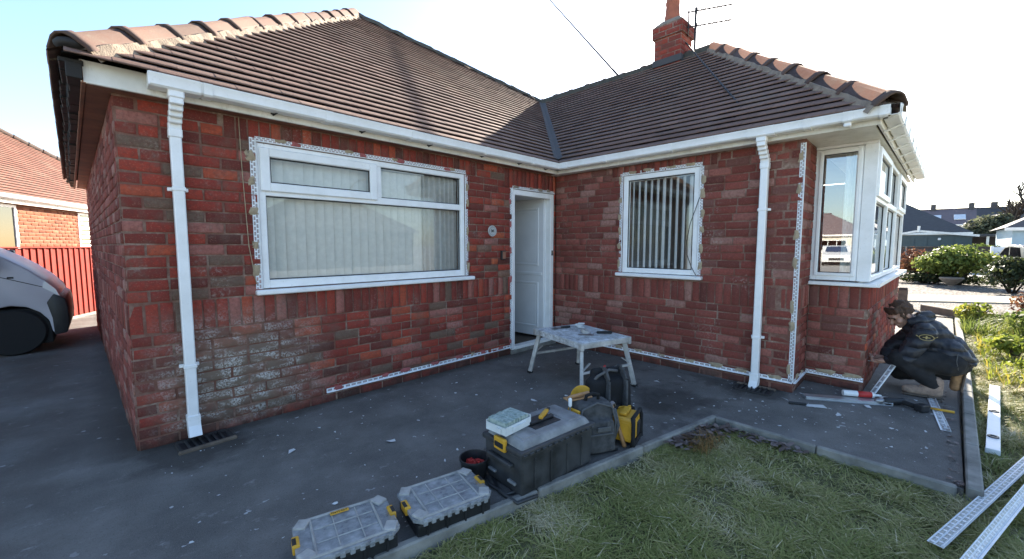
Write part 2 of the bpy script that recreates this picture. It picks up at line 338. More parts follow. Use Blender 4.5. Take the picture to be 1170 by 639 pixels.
class MB:
    def __init__(s): s.bm = bmesh.new()
    def add(s, t, mx=None):
        if mx is not None: bmesh.ops.transform(t, matrix=mx, verts=t.verts)
        vm = {v: s.bm.verts.new(v.co) for v in t.verts}
        for f in t.faces:
            try: s.bm.faces.new([vm[v] for v in f.verts])
            except ValueError: pass
        t.free(); return s
    def box(s, c, size, bev=0, rz=0, mx=None, seg=1, taper=None):
        t = bmesh.new(); bmesh.ops.create_cube(t, size=1)
        for v in t.verts:
            v.co = Vector((v.co.x * size[0], v.co.y * size[1], v.co.z * size[2]))
            if taper and v.co.z > 0: v.co.x *= taper[0]; v.co.y *= taper[1]
        if bev: bmesh.ops.bevel(t, geom=t.edges[:], offset=bev, segments=seg, profile=.6, affect='EDGES', clamp_overlap=True)
        m = Matrix.Translation(c) @ Matrix.Rotation(rz, 4, 'Z')
        if mx is not None: m = mx @ m
        return s.add(t, m)
    def span(s, a, b, bev=0): return s.box([(a[i] + b[i]) / 2 for i in range(3)], [abs(b[i] - a[i]) for i in range(3)], bev)
    def bar(s, a, b, wd, th, bev=0, up=(0, 0, 1)):
        a, b = Vector(a), Vector(b); d = b - a; z = d.normalized(); u = Vector(up)
        if abs(u.dot(z)) > .98: u = Vector((0, 1, 0))
        x = u.cross(z).normalized(); y = z.cross(x); m = Matrix((x, y, z)).transposed().to_4x4(); m.translation = (a + b) / 2
        return s.box((0, 0, 0), (wd, th, d.length), bev, mx=m)
    def tube(s, pts, r, seg=8, caps=True):
        pts = [Vector(p) for p in pts]; n = len(pts); rs = r if isinstance(r, (list, tuple)) else [r] * n; rings = []; prev = None
        for i, p in enumerate(pts):
            t = (pts[min(i + 1, n - 1)] - pts[max(i - 1, 0)]).normalized()
            if prev is None:
                u = Vector((0, 0, 1)) if abs(t.z) < .9 else Vector((1, 0, 0)); x = u.cross(t).normalized()
            else: x = (prev - t * prev.dot(t)).normalized()
            prev = x; y = t.cross(x)
            rings.append([s.bm.verts.new(p + (x * math.cos(2 * math.pi * k / seg) + y * math.sin(2 * math.pi * k / seg)) * rs[i]) for k in range(seg)])
        for a, b in zip(rings, rings[1:]):
            for k in range(seg): s.bm.faces.new((a[k], a[(k + 1) % seg], b[(k + 1) % seg], b[k]))
        if caps: s.bm.faces.new(rings[0][::-1]); s.bm.faces.new(rings[-1])
        return s
    def lathe(s, prof, seg=20, mx=None):
        t = bmesh.new(); rings = [[t.verts.new((r * math.cos(2 * math.pi * k / seg), r * math.sin(2 * math.pi * k / seg), z)) for k in range(seg)] for r, z in prof]
        for a, b in zip(rings, rings[1:]):
            for k in range(seg): t.faces.new((a[k], a[(k + 1) % seg], b[(k + 1) % seg], b[k]))
        if prof[0][0] > 1e-4: t.faces.new(rings[0][::-1])
        if prof[-1][0] > 1e-4: t.faces.new(rings[-1])
        bmesh.ops.remove_doubles(t, verts=t.verts, dist=1e-5); return s.add(t, mx)
    def prism(s, poly, d0, d1, mx=None, bev=0):     # poly in local XY, extruded along local Z
        t = bmesh.new(); a = [t.verts.new((x, y, d0)) for x, y in poly]; b = [t.verts.new((x, y, d1)) for x, y in poly]; n = len(poly)
        t.faces.new(a[::-1]); t.faces.new(b)
        for i in range(n): t.faces.new((a[i], a[(i + 1) % n], b[(i + 1) % n], b[i]))
        bmesh.ops.recalc_face_normals(t, faces=t.faces)
        if bev: bmesh.ops.bevel(t, geom=t.edges[:], offset=bev, segments=2, profile=.6, affect='EDGES', clamp_overlap=True)
        return s.add(t, mx)
    def quad(s, *p): s.bm.faces.new([s.bm.verts.new(q) for q in p]); return s
    def ball(s, c, r, sub=2, mx=None):
        t = bmesh.new(); bmesh.ops.create_icosphere(t, subdivisions=sub, radius=1)
        rr = (r, r, r) if isinstance(r, (int, float)) else r
        m = Matrix.Translation(c) @ Matrix.Diagonal((*rr, 1)); return s.add(t, (mx @ m) if mx is not None else m)
    def cap(s, a, b, ra, rb=None, sub=2):           # tapered capsule
        t = bmesh.new(); rb = ra if rb is None else rb
        for p, r in ((a, ra), (b, rb)):
            bmesh.ops.create_icosphere(t, subdivisions=sub, radius=r, matrix=Matrix.Translation(p))
        h = bmesh.ops.convex_hull(t, input=t.verts)
        bmesh.ops.delete(t, geom=[g for g in h['geom_interior'] if isinstance(g, bmesh.types.BMVert)], context='VERTS')
        return s.add(t)
    def build(s, name, mat, parent=None, smooth=False, angle=None):
        bmesh.ops.recalc_face_normals(s.bm, faces=s.bm.faces)
        me = bpy.data.meshes.new(name); s.bm.to_mesh(me); s.bm.free(); me.materials.append(M[mat])
        if smooth: me.polygons.foreach_set('use_smooth', [True] * len(me.polygons))
        o = link(bpy.data.objects.new(name, me), parent)
        if smooth and angle:
            try: me.set_sharp_from_angle(angle=R(angle))
            except Exception: pass
        return o
def text_mesh(name, s, size, mat, parent, mx, ext=.001):
    c = bpy.data.curves.new(name, 'FONT'); c.body = s; c.size = size; c.align_x = 'CENTER'; c.align_y = 'CENTER'; c.extrude = ext
    o = bpy.data.objects.new(name, c); COL.objects.link(o); dg = bpy.context.evaluated_depsgraph_get()
    me = bpy.data.meshes.new_from_object(o.evaluated_get(dg)); bpy.data.objects.remove(o); me.materials.clear(); me.materials.append(M[mat])
    q = bpy.data.objects.new(name, me); link(q, parent); q.matrix_local = mx; return q
def frame_mx(o, x, y):            # matrix with local X, Y axes and origin
    x = Vector(x).normalized(); y = Vector(y); y = (y - x * y.dot(x)).normalized(); z = x.cross(y)
    m = Matrix((x, y, z)).transposed().to_4x4(); m.translation = o; return m

# pieces laid on a plane: template unit boxes placed by frame; the ones that show largest become objects, the rest are one mesh
def brick_template(seed, jit=.12):
    r = np.random.default_rng(seed); a = .5; i = .468
    V = np.array([[-a, -a, 0], [a, -a, 0], [a, a, 0], [-a, a, 0], [-a, -a, .8], [a, -a, .8], [a, a, .8], [-a, a, .8], [-i, -i * .92, 1], [i, -i * .92, 1], [i, i * .92, 1], [-i, i * .92, 1]], float)
    V[4:8, :2] *= 1 - r.random((4, 2)) * .05; V[8:, :2] *= 1 - r.random((4, 2)) * .06; V[8:, 2] += (r.random(4) - .5) * jit
    F = [(0, 1, 5, 4), (1, 2, 6, 5), (2, 3, 7, 6), (3, 0, 4, 7), (4, 5, 9, 8), (5, 6, 10, 9), (6, 7, 11, 10), (7, 4, 8, 11), (8, 9, 10, 11)]
    return V, np.array(F)
BT = [brick_template(k) for k in range(10)]
def tile_template(seed):
    r = np.random.default_rng(seed); a = .5
    j = (r.random(4) - .5) * .10
    V = np.array([[-a, .06, .52], [a, .06, .52], [-a, 0, .60 + j[0] * .3], [a, 0, .60 + j[1] * .3], [-a, 0, .97 + j[0] * .3], [a, 0, .97 + j[1] * .3], [-a, .04, 1 + j[0] * .3], [a, .04, 1 + j[1] * .3], [-a, 1, .0], [a, 1, .0]], float)
    return V, np.array([(8, 9, 1, 0), (0, 1, 3, 2), (2, 3, 5, 4), (4, 5, 7, 6), (6, 7, 9, 8)])
TT = [tile_template(k) for k in range(8)]
def place_pieces(items, name, mat, parent, origin, ex, ey, ez, templ, limit, minpx=9, tones=8):
    """items: (u, v, w, h, depth, tone, z0) in the plane's frame; ex along, ey up, ez out"""
    origin, ex, ey, ez = (Vector(q) for q in (origin, ex, ey, ez)); big = []
    for it in items:
        u, v, wd, h = it[:4]; a = [pix(origin + ex * (u + sx * wd / 2) + ey * (v + sy * h / 2)) for sx in (-1, 1) for sy in (-1, 1)]
        xs = [q[0] * 1170 for q in a]; ys = [q[1] * 1170 for q in a]; wpx, hpx = max(xs) - min(xs), max(ys) - min(ys)
        seen = a[0][2] > .1 and max(xs) > -585 and min(xs) < 585 and max(ys) > -320 and min(ys) < 320
        big.append(wpx * hpx if seen and max(wpx, hpx) >= minpx else 0)
    order = sorted(range(len(items)), key=lambda i: -big[i]); keep = set(i for i in order[:limit] if big[i] > 0)
    B = np.array([list(ex), list(ey), list(ez)]); O = np.array(origin); cache = {}; VV = []; FF = []; TN = []; off = 0
    for i, (u, v, wd, h, dp, tn, z0) in enumerate(items):
        tk = int(rng.integers(len(templ))); V, F = templ[tk]
        if i in keep:
            tq = round(tn * tones) / tones; key = (tk, tq)
            if key not in cache: cache[key] = np_mesh(None, V, F, mat, None, np.full(len(F), tq))
            o = bpy.data.objects.new(name, cache[key]); link(o, parent)
            m = Matrix((ex * wd, ey * h, ez * dp)).transposed().to_4x4(); m.translation = origin + ex * u + ey * v + ez * z0; o.matrix_local = m
        else:
            W = V * np.array([wd, h, dp]) + np.array([u, v, z0]); VV.append(W @ B + O); FF.append(F + off); off += len(V); TN.append(np.full(len(F), tn))
    if VV:
        o = np_mesh(name, np.vstack(VV), np.vstack(FF), mat, parent, np.concatenate(TN)); o['kind'] = 'stuff'; return o
# np_mesh with name None returns a bare mesh
_np_mesh = np_mesh
def np_mesh(name, V, F, mat, parent=None, tone=None, smooth=False):
    if name: return _np_mesh(name, V, F, mat, parent, tone, smooth)
    o = _np_mesh('piece', V, F, mat, None, tone, smooth); me = o.data; bpy.data.objects.remove(o); return me
# ================================================================ SETTING
def sheet(name, poly, z, mat, thick=.1):
    mb = MB(); mb.prism(poly, z - thick, z); o = mb.build(name, mat); tag(o, kind='structure'); return o
g = MB(); g.quad((-600, -600, -.14), (600, -600, -.14), (600, 600, -.14), (-600, 600, -.14)); tag(g.build('ground', 'pale_street'), kind='structure')
KX0, KY0, KX1, KY1 = -14., -.05, -1.10, -2.585
def kerb_y(x): return KY0 + (KY1 - KY0) * (x - KX0) / (KX1 - KX0)
sheet('driveway', [(KX0, KY0), (KX1, KY1), (-1.16, -3.965), (7.2, -4.2), (7.2, 13), (-14, 13)], 0, 'tarmac')
LAWN = [(-14, KY0 - .03), (KX1 - .03, KY1 - .03), (-1.19, -4.02), (6.95, -4.26), (6.9, -9), (-14, -9)]
sheet('lawn', LAWN, -.055, 'lawn_soil', .08)
sheet('pavement', [(-60, -9.02), (60, -9.02), (60, -11), (-60, -11)], -.05, 'pavement_slab', .08)

kerb = tag(empty('kerb', (-1.1, -2.6, 0)), kind='structure')
def edging(a, b, wd, n, z0, z1, over=0):
    a, b = Vector(a), Vector(b)
    for i in range(n):
        p = a.lerp(b, i / n); q = a.lerp(b, (i + 1) / n); d = (q - p).normalized()
        mb = MB(); j = random.uniform(-.004, .004)
        mb.bar((p + d * .003) + Vector((0, 0, (z0 + z1) / 2 + j)), (q - d * .003) + Vector((0, 0, (z0 + z1) / 2 + j * .3)), wd, z1 - z0, .008)
        o = mb.build('edging_stone', 'concrete_edging', kerb); o.matrix_parent_inverse = Matrix.Translation((1.1, 2.6, 0))
edging((-4.72, kerb_y(-4.72), 0), (KX1, KY1, 0), .046, 4, -.12, .015)
edging((-1.125, -2.60, 0), (-1.17, -3.94, 0), .042, 2, -.12, .015)
edging((-1.20, -4.005, 0), (2.6, -4.145, 0), .068, 5, -.12, .04)
edging((2.6, -4.145, 0), (6.9, -4.25, 0), .068, 5, -.12, .035)

# ================================================================ BUNGALOW
HOUSE = thing('bungalow', 'red brick bungalow with brown tiled hipped roof and white gutters, stripped for rendering', 'house')
LA, LB, HS, BX, LBAY = 4.49, 2.91, 2.37, .53, .47
BA = R(1.8); BEX = Vector((math.cos(BA), -math.sin(BA), 0)); BO = Vector((BX, -LB - LBAY, 0)); BW = 3.3
SEX = Vector((.0307, -1, 0)).normalized(); SO = Vector((-LA, 0, 0)); SL = 6.5
ZV = Vector((0, 0, 1))
FR = {'A': (Vector((0, 0, 0)), Vector((1, 0, 0))), 'B': (Vector((0, 0, 0)), Vector((0, -1, 0))), 'C': (Vector((BX, 0, 0)), Vector((0, -1, 0))),
      'R': (Vector((0, -LB, 0)), Vector((1, 0, 0))), 'F': (BO, BEX), 'S': (SO, SEX)}
def wf(k): o, ex = FR[k]; return frame_mx(o, ex, ZV)       # local x along the wall, y up, z out
def wbox(mb, k, u0, u1, v0, v1, d0, d1, bev=0):
    mb.box(((u0 + u1) / 2, (v0 + v1) / 2, (d0 + d1) / 2), (abs(u1 - u0), abs(v1 - v0), abs(d1 - d0)), bev, mx=wf(k)); return mb

OPEN = {'A': [(-3.69, -1.635, 1.055, 2.205), (-.875, -.035, .045, 2.12)], 'B': [(1.065, 1.975, 1.07, 2.25)], 'C': [(2.90, 3.40, 1.04, 2.5)], 'R': [], 'F': [(-.1, BW + .1, 1.04, 2.5)], 'S': []}
HEADS = {'A': [(-3.9, -1.45, 2.205, HS), (-1.0, -.0, 2.12, HS)], 'B': [(.9, 2.15, 2.25, HS)], 'C': [], 'R': [], 'F': [], 'S': []}
SPAN = {'A': (-LA, 0.), 'B': (0., LB), 'C': (LB, LB + LBAY), 'R': (0., BX), 'F': (0., BW), 'S': (-SL, 0.)}
def core(k, name='wall'):
    u0, u1 = SPAN[k]; mb = MB(); us = sorted({u0, u1} | {min(max(o[i], u0), u1) for o in OPEN[k] for i in (0, 1)})
    for a, b in zip(us, us[1:]):
        m = (a + b) / 2; zs = [0]
        op = [o for o in OPEN[k] if o[0] < m < o[1]]
        top = 2.42
        if op:
            o = op[0]; wbox(mb, k, a, b, -.1, o[2], -.22, -.008)
            if o[3] < top: wbox(mb, k, a, b, o[3], top, -.22, -.008)
        else: wbox(mb, k, a, b, -.1, top, -.22, -.008)
    return mb.build(name, 'mortar', HOUSE)
COURSE, B0, B1 = .0797, .786, 1.012
def bricks(k, mat, limit, seed, tone_f=None):
    r = random.Random(seed); u0, u1 = SPAN[k]; items = []; rows = []
    z = B0
    while z > -.02: rows.append((z - COURSE, z)); z -= COURSE
    z = B1
    while z < HS - .01: rows.append((z, min(z + COURSE, HS + .02))); z += COURSE
    def put(a, b, z0, z1, tn):
        segs = [(a, b)]
        for o in OPEN[k] + HEADS[k]:
            if z1 - .012 > o[2] + .004 and z0 < o[3] - .012:
                ns = []
                for p, q in segs:
                    if q <= o[0] or p >= o[1]: ns.append((p, q)); continue
                    if p < o[0]: ns.append((p, o[0]))
                    if q > o[1]: ns.append((o[1], q))
                segs = ns
        for p, q in segs:
            p, q = max(p, u0), min(q, u1)
            if q - p < .035: continue
            j = r.uniform(-.0025, .0025); items.append(((p + q) / 2 + r.uniform(-.002, .002), (z0 + z1) / 2 + r.uniform(-.0015, .0015), q - p - .009 - r.uniform(0, .003), z1 - z0 - .0085 - r.uniform(0, .0025), .026, tn, -.024 + j))
    def tn():
        t = r.betavariate(1.5, 1.7) * .88
        if r.random() < .16: t = r.uniform(.86, 1)
        return min(1, max(0, t))
    for i, (z0, z1) in enumerate(rows):
        even = int(round((z0 - B0) / COURSE)) % 2 == 0; a = u0 - (0 if even else .112) + (.0 if k != 'B' else r.uniform(-.05, .05)) 
        while a < u1:
            wd = .225
            if r.random() < .06: wd = .112
            put(a, a + wd, z0, z1, tn()); a += wd
    a = u0
    while a < u1 - .02: put(a, a + .0805, B0, B1, tn()); a += .0805
    for h in HEADS[k]:
        a = h[0]
        while a < h[1] - .02:
            p, q = max(a, u0), min(a + .0785, h[1], u1)
            if q - p > .03: items.append(((p + q) / 2, (h[2] + h[3]) / 2, q - p - .010, h[3] - h[2] - .008, .026, tn() * .8, -.024 + r.uniform(-.002, .002)))
            a += .0785
    return items
WALLS = {}
for k, mat, lim in (('A', 'brick', 300), ('B', 'brick_dull', 300), ('C', 'brick_dull', 60), ('R', 'brick_dull', 0), ('F', 'brick', 0), ('S', 'brick_dull', 0)):
    wl = core(k); WALLS[k] = wl; o, ex = FR[k]
    place_pieces(bricks(k, mat, lim, ord(k)), 'brick', mat, wl, o, ex, ZV, ex.cross(ZV), BT, lim)
# walls out of sight and inner partitions
mb = MB(); mb.span((4.15, -2.95, -.1), (4.3, 6.2, 2.42)); mb.build('wall', 'brick_dull', HOUSE)
mb = MB(); mb.span((-4.6, 6.2, -.1), (4.3, 6.35, 2.42)); mb.build('wall', 'brick_dull', HOUSE)
mb = MB(); mb.span((BX + .1, -2.93, -.1), (4.2, -2.91 + .12, 1.0)); mb.build('wall', 'brick_dull', HOUSE)
mb = MB(); mb.span((-4.3, 3.0, 0), (1.6, 3.1, 2.4)); mb.build('partition', 'interior_wall', HOUSE)
mb = MB(); mb.span((1.55, -2.8, 0), (1.65, 3.0, 2.4)); mb.build('partition', 'interior_wall', HOUSE)
mb = MB(); mb.span((-1.15, .25, 0), (-1.05, 3.0, 2.4)); mb.build('partition', 'interior_wall', HOUSE)
mb = MB(); mb.prism([(-4.4, .1), (.1, .1), (.1, -2.85), (.65, -2.85), (.65, -3.3), (3.7, -3.4), (4.1, -2.85), (4.1, 6.1), (-4.5, 6.1)], 2.425, 2.44); mb.build('ceiling', 'interior_wall', HOUSE)
mb = MB(); mb.prism([(-4.4, .1), (.1, .1), (.1, -2.85), (.65, -2.85), (.65, -3.25), (3.7, -3.35), (4.1, -2.85), (4.1, 6.1), (-4.5, 6.1)], .004, .05); mb.build('floor', 'timber_weathered', HOUSE)

# ---- roof
TP = math.tan(R(39.1)); E = .2; Z0 = 2.5
EL = Vector((-LA - E, -E, Z0)); EI = Vector((-E, -E, Z0)); AP = Vector((-1.45, 3.04, Z0 + (3.04 + E) * TP)); VT = Vector((2.1, 2.1, Z0 + 2.3 * TP)); WA = Vector((2.1, -1.3, Z0 + 2.3 * TP))
EF = Vector((-E, -3.46, Z0)); EG = Vector((4.4, -3.46 - 4.6 * math.tan(BA), Z0)); EB = Vector((4.4, 6.4, Z0)); EC = Vector((-LA - E - .2, 6.4, Z0))
rf = MB()
for f in ((EL, EI, VT, AP), (EI, EF, WA, VT), (EF, EG, WA), (EL, AP, EC), (AP, VT, EB, EC), (VT, WA, EG, EB)): rf.quad(*f)
ROOF = rf.build('roof', 'roof_underlay', HOUSE)
def roof_items(poly, gauge=.118, wd=.21, seed=1):
    """poly: eave start, eave end, then the rest; the plane's own frame has u along the eave and v up the slope"""
    r = random.Random(seed); o = poly[0]; ex = (poly[1] - o).normalized(); n = ex.cross(poly[-1] - o).normalized(); ey = n.cross(ex)
    if n.z < 0: n = -n; 
    ey = n.cross(ex); q = [((p - o).dot(ex), (p - o).dot(ey)) for p in poly]; vmax = max(p[1] for p in q); items = []; k = 0; v = -.045
    while v < vmax - .03:
        vv = min(max(v + .06, .001), vmax - .001); xs = []
        for a, b in zip(q, q[1:] + q[:1]):
            if (a[1] - vv) * (b[1] - vv) < 0: t = (vv - a[1]) / (b[1] - a[1]); xs.append(a[0] + t * (b[0] - a[0]))
        if len(xs) >= 2:
            lo, hi = min(xs), max(xs); x = math.floor(lo / wd) * wd - (wd / 2 if k % 2 else 0)
            cr = r.gauss(0, .08)
            while x < hi:
                a, b = max(x, lo), min(x + wd, hi)
                if b - a > .03:
                    tn = min(1, max(0, r.gauss(.45, .15) + cr * .7))
                    items.append(((a + b) / 2, v + r.uniform(-.0015, .0015), b - a - .0015, gauge * 1.55, .031 + r.uniform(-.0015, .002), tn, .003))
                x += wd
        v += gauge; k += 1
    return items, o, ex, ey, n
for poly, lim, sd in (([EL, EI, VT, AP], 300, 1), ([EI, EF, WA, VT], 150, 2), ([EF, EG, WA], 0, 3), ([EC, EL, AP], 0, 4)):
    it, o, ex, ey, n = roof_items(poly, seed=sd); place_pieces(it, 'tile', 'roof_tile', ROOF, o, ex, ey, n, TT, lim, 8)
PRF = [(-1, 0), (-.9, .28), (-.45, .86), (-.16, 1.05), (.16, 1.05), (.45, .86), (.9, .28), (1, 0)]
def ridge_run(a, b, n, r=.125, rise=.075, lift=.03, jit=.006, mortar='ridge_mortar'):
    a, b = Vector(a), Vector(b); d = (b - a).normalized(); side = d.cross(ZV).normalized(); up = side.cross(d); L = (b - a).length / n
    if mortar:
        mb = MB(); prof = [(-.138, -.06), (-.11, .008), (.11, .008), (.138, -.06)]
        if abs(d.z) < .05: prof = [(-.15, -.10), (-.12, .0), (.12, .0), (.15, -.10)]
        K = int(n * 5); ring = []
        for i in range(K + 1):
            p = a.lerp(b, i / K); ring.append([mb.bm.verts.new(p + side * (x * random.uniform(.94, 1.1)) + up * (y + random.uniform(-.008, .008))) for x, y in prof])
        for p, q in zip(ring, ring[1:]):
            for j in range(3): mb.bm.faces.new((p[j], p[j + 1], q[j + 1], q[j]))
        mb.build('ridge_bedding', mortar, ROOF)
    for i in range(n):
        V = []; F = []; seg = 7; st = [(-.03, 1.10), (.13, 1.08), (.13, .95), (1.0, .98)]
        jo = random.uniform(-jit, jit); rr = random.uniform(.97, 1.03); tilt = random.uniform(-.01, .01)
        for t, s in st:
            for inner in (0, 1):
                for cx_, cz_ in PRF:
                    q = r * rr * s - inner * .016
                    p = a + d * L * (i + t) + side * (cx_ * q) + up * (cz_ * q * rise / r * 1.3 + lift - .045 + jo + tilt * t); V.append(p)
        m = seg + 1
        for j in range(len(st) - 1):
            for k in range(seg): F.append((j * 2 * m + k, j * 2 * m + k + 1, (j + 1) * 2 * m + k + 1, (j + 1) * 2 * m + k)); F.append((j * 2 * m + m + k + 1, j * 2 * m + m + k, (j + 1) * 2 * m + m + k, (j + 1) * 2 * m + m + k + 1))
        e = (len(st) - 1) * 2 * m
        for k in range(seg): F.append((e + k, e + k + 1, e + m + k + 1, e + m + k)); F.append((k + 1, k, m + k, m + k + 1))
        np_mesh('ridge_tile', [list(p) for p in V], F, 'ridge_clay', ROOF, np.full(len(F), random.random()))
hd = (AP - EL).normalized()
ridge_run(EL + hd * .06, AP, 13, .115, .07, .035)
ridge_run(AP, VT, 10, .10, .055, .02, mortar='ridge_moss')
ridge_run(VT, WA, 9, .105, .065, .02, mortar='ridge_moss')
hw = (WA - EF).normalized(); ridge_run(EF - hw * .03, WA, 8, .11, .07, .035)
# valley lead
mb = MB(); vd = (VT - EI).normalized(); vs = vd.cross(ZV).normalized()
for s in (-1, 1): mb.quad(EI + vs * .0 + ZV * .05, VT + ZV * .05, VT + vs * s * .06 + ZV * .075, EI + vs * s * .06 + ZV * .075)
mb.build('valley', 'slate_far', ROOF)
# hip end filled with mortar
mb = MB(); mb.ball(EL + hd * .09 + ZV * .015, (.09, .09, .04), 2); mb.build('ridge_bedding', 'dark_trim', ROOF, True)

# ---- eaves
O = .13
def board(name, a, b, z0, z1, th, mat, parent=HOUSE, inward=None):
    mb = MB(); mb.bar((a[0], a[1], (z0 + z1) / 2), (b[0], b[1], (z0 + z1) / 2), th, z1 - z0, .003); return mb.build(name, mat, parent)
board('fascia', (-LA - O, -O + .011), (-O + .02, -O + .011), HS, 2.502, .022, 'fascia_paint')
board('fascia', (-O + .011, -O - .002), (-O + .011, -3.40), HS, 2.502, .022, 'fascia_paint')
FA = Vector((-O + .0, -3.411, 0)); FB = FA + BEX * 4.45
board('fascia', FA, FB, HS, 2.502, .022, 'fascia_paint')
sd_ = SO + Vector((-O, -O, 0)); se_ = sd_ - SEX * (SL + .25)
board('fascia', sd_ + Vector((.012, .0, 0)), se_, HS - .002, 2.500, .022, 'soffit_wood')
mb = MB(); mb.prism([(-LA - O + .02, -O + .024), (-O + .0, -O + .024), (-O, -.0), (-LA, .0)], HS + .004, HS + .016); mb.build('soffit', 'soffit_wood', HOUSE)
mb = MB(); q = SO - SEX * SL; mb.prism([(-LA - O + .024, -O + .03), (-LA + .0, .0), (q.x, q.y), (q.x - O + .024, q.y)], HS + .001, HS + .013); mb.build('soffit', 'soffit_wood', HOUSE)
mb = MB(); mb.prism([(-O + .024, 0), (0, 0), (0, -2.91), (BX, -2.91), (4.2, -2.91), (FB.x, FB.y + .024), (-O + .024, -3.385)], HS + .003, HS + .015); mb.build('soffit', 'fascia_paint', HOUSE)
# side eave: dark overhanging tile ends, uneven
mb = MB()
for i in range(40):
    p = sd_ - SEX * (i * .17 - .02); mb.box((p.x - .035, p.y + .08, 2.475 + random.uniform(-.006, .006)), (.10 + random.uniform(-.012, .012), .164, .028), .004)
    mb.box((p.x - .025, p.y + .08, 2.43 + random.uniform(-.01, .01)), (.05 + random.uniform(-.01, .02), .176, .09), .004)
o = mb.build('eaves_tiles', 'dark_trim', HOUSE); o['kind'] = 'stuff'
# gutters
GR, GT = .056, .004
def gutter(name, a, b, rad=GR, thick=GT, parent=HOUSE, sag=0):
    a, b = Vector(a), Vector(b); d = (b - a).normalized(); out = d.cross(ZV).normalized(); poly = []
    e = rad - GR; f = rad
    poly = [(-f, .01), (-f, -.052 - e), (-f + .012, -.064 - e), (f - .016, -.064 - e), (f - .003, -.052 - e), (f + .001, .0), (f + .005, .006), (f + .005, .012), (f - .004, .012), (f - .004, -.050), (f - .017, -.060), (-f + .014, -.060), (-f + .004, -.050), (-f + .004, .01)]
    m = Matrix((out, ZV, d if out.cross(ZV).dot(d) > 0 else -d)).transposed().to_4x4(); L = (b - a).length; s = 1 if out.cross(ZV).dot(d) > 0 else -1
    m.translation = a; mb = MB(); mb.prism(poly, 0, L * s, m); return mb.build(name, 'upvc', parent, True, 40)
GZ = 2.472; GO = O + GR + .012
ga0, ga1 = (-4.30, -GO, GZ), (-GO + .03, -GO, GZ)
GA = gutter('gutter', ga0, ga1)
GB = gutter('gutter', (-GO, -GO + .03, GZ), (-GO, -3.45 - .03, GZ))
fa = FA + Vector((-.10, 0, 0)) - Vector((math.sin(BA), math.cos(BA), 0)) * (GR + .014); GF = gutter('gutter', (fa.x, fa.y, GZ), (fa.x + BEX.x * 4.5, fa.y + BEX.y * 4.5, GZ))
def sleeve(p, d, w_, parent, rad=GR + .006):
    p = Vector(p); d = Vector(d); return gutter('gutter_union', p - d * w_ / 2, p + d * w_ / 2, rad, .005, parent)
for x, w_ in ((-4.19, .26), (-4.02, .05), (-3.22, .055), (-2.43, .05), (-1.5, .05), (-.75, .05)): sleeve((x, -GO, GZ), (1, 0, 0), w_, GA)
for y, w_ in ((-.35, .06), (-.95, .04), (-1.75, .04), (-2.6, .22), (-2.95, .05), (-3.22, .06), (-3.44, .05)): sleeve((-GO, y, GZ), (0, -1, 0), w_, GB)
for t in (.06, .5, 1., 1.5, 2., 2.6, 3.2, 3.8): sleeve((fa.x + BEX.x * t, fa.y + BEX.y * t, GZ), BEX, .045, GF)
for x in (-3.6, -2.9, -2.2, -1.5, -.9, -.4):
    mb = MB(); mb.box((x, -O - .012, GZ - .045), (.03, .024, .05), .003); mb.tube([(x, -O - .005, GZ - .075), (x + .02, -O - .05, GZ - .06), (x + .03, -O - .075, GZ - .045)], .006, 5); mb.build('gutter_bracket', 'iron', GA)
for y in (-.5, -1.3, -2.1, -3.0):
    mb = MB(); mb.box((-O - .012, y, GZ - .045), (.024, .03, .05), .003); mb.build('gutter_bracket', 'upvc', GB)
for t in (.3, .75, 1.25, 1.75, 2.3, 2.9, 3.5):
    p = FA + BEX * t; mb = MB(); mb.bar((p.x, p.y + .0, HS - .01), (p.x - .004, p.y - .12, GZ - .06), .035, .012, .003); mb.build('gutter_bracket', 'upvc', GF)
mb = MB(); mb.box((-.21, -3.22, 2.405), (.05, .05, .07), .008); mb.build('gutter_outlet', 'upvc', GB)
# stop end
mb = MB(); mb.box((-4.322, -GO, GZ - .028), (.008, 2 * GR + .012, .084), .004); mb.build('gutter_stop_end', 'upvc', GA)

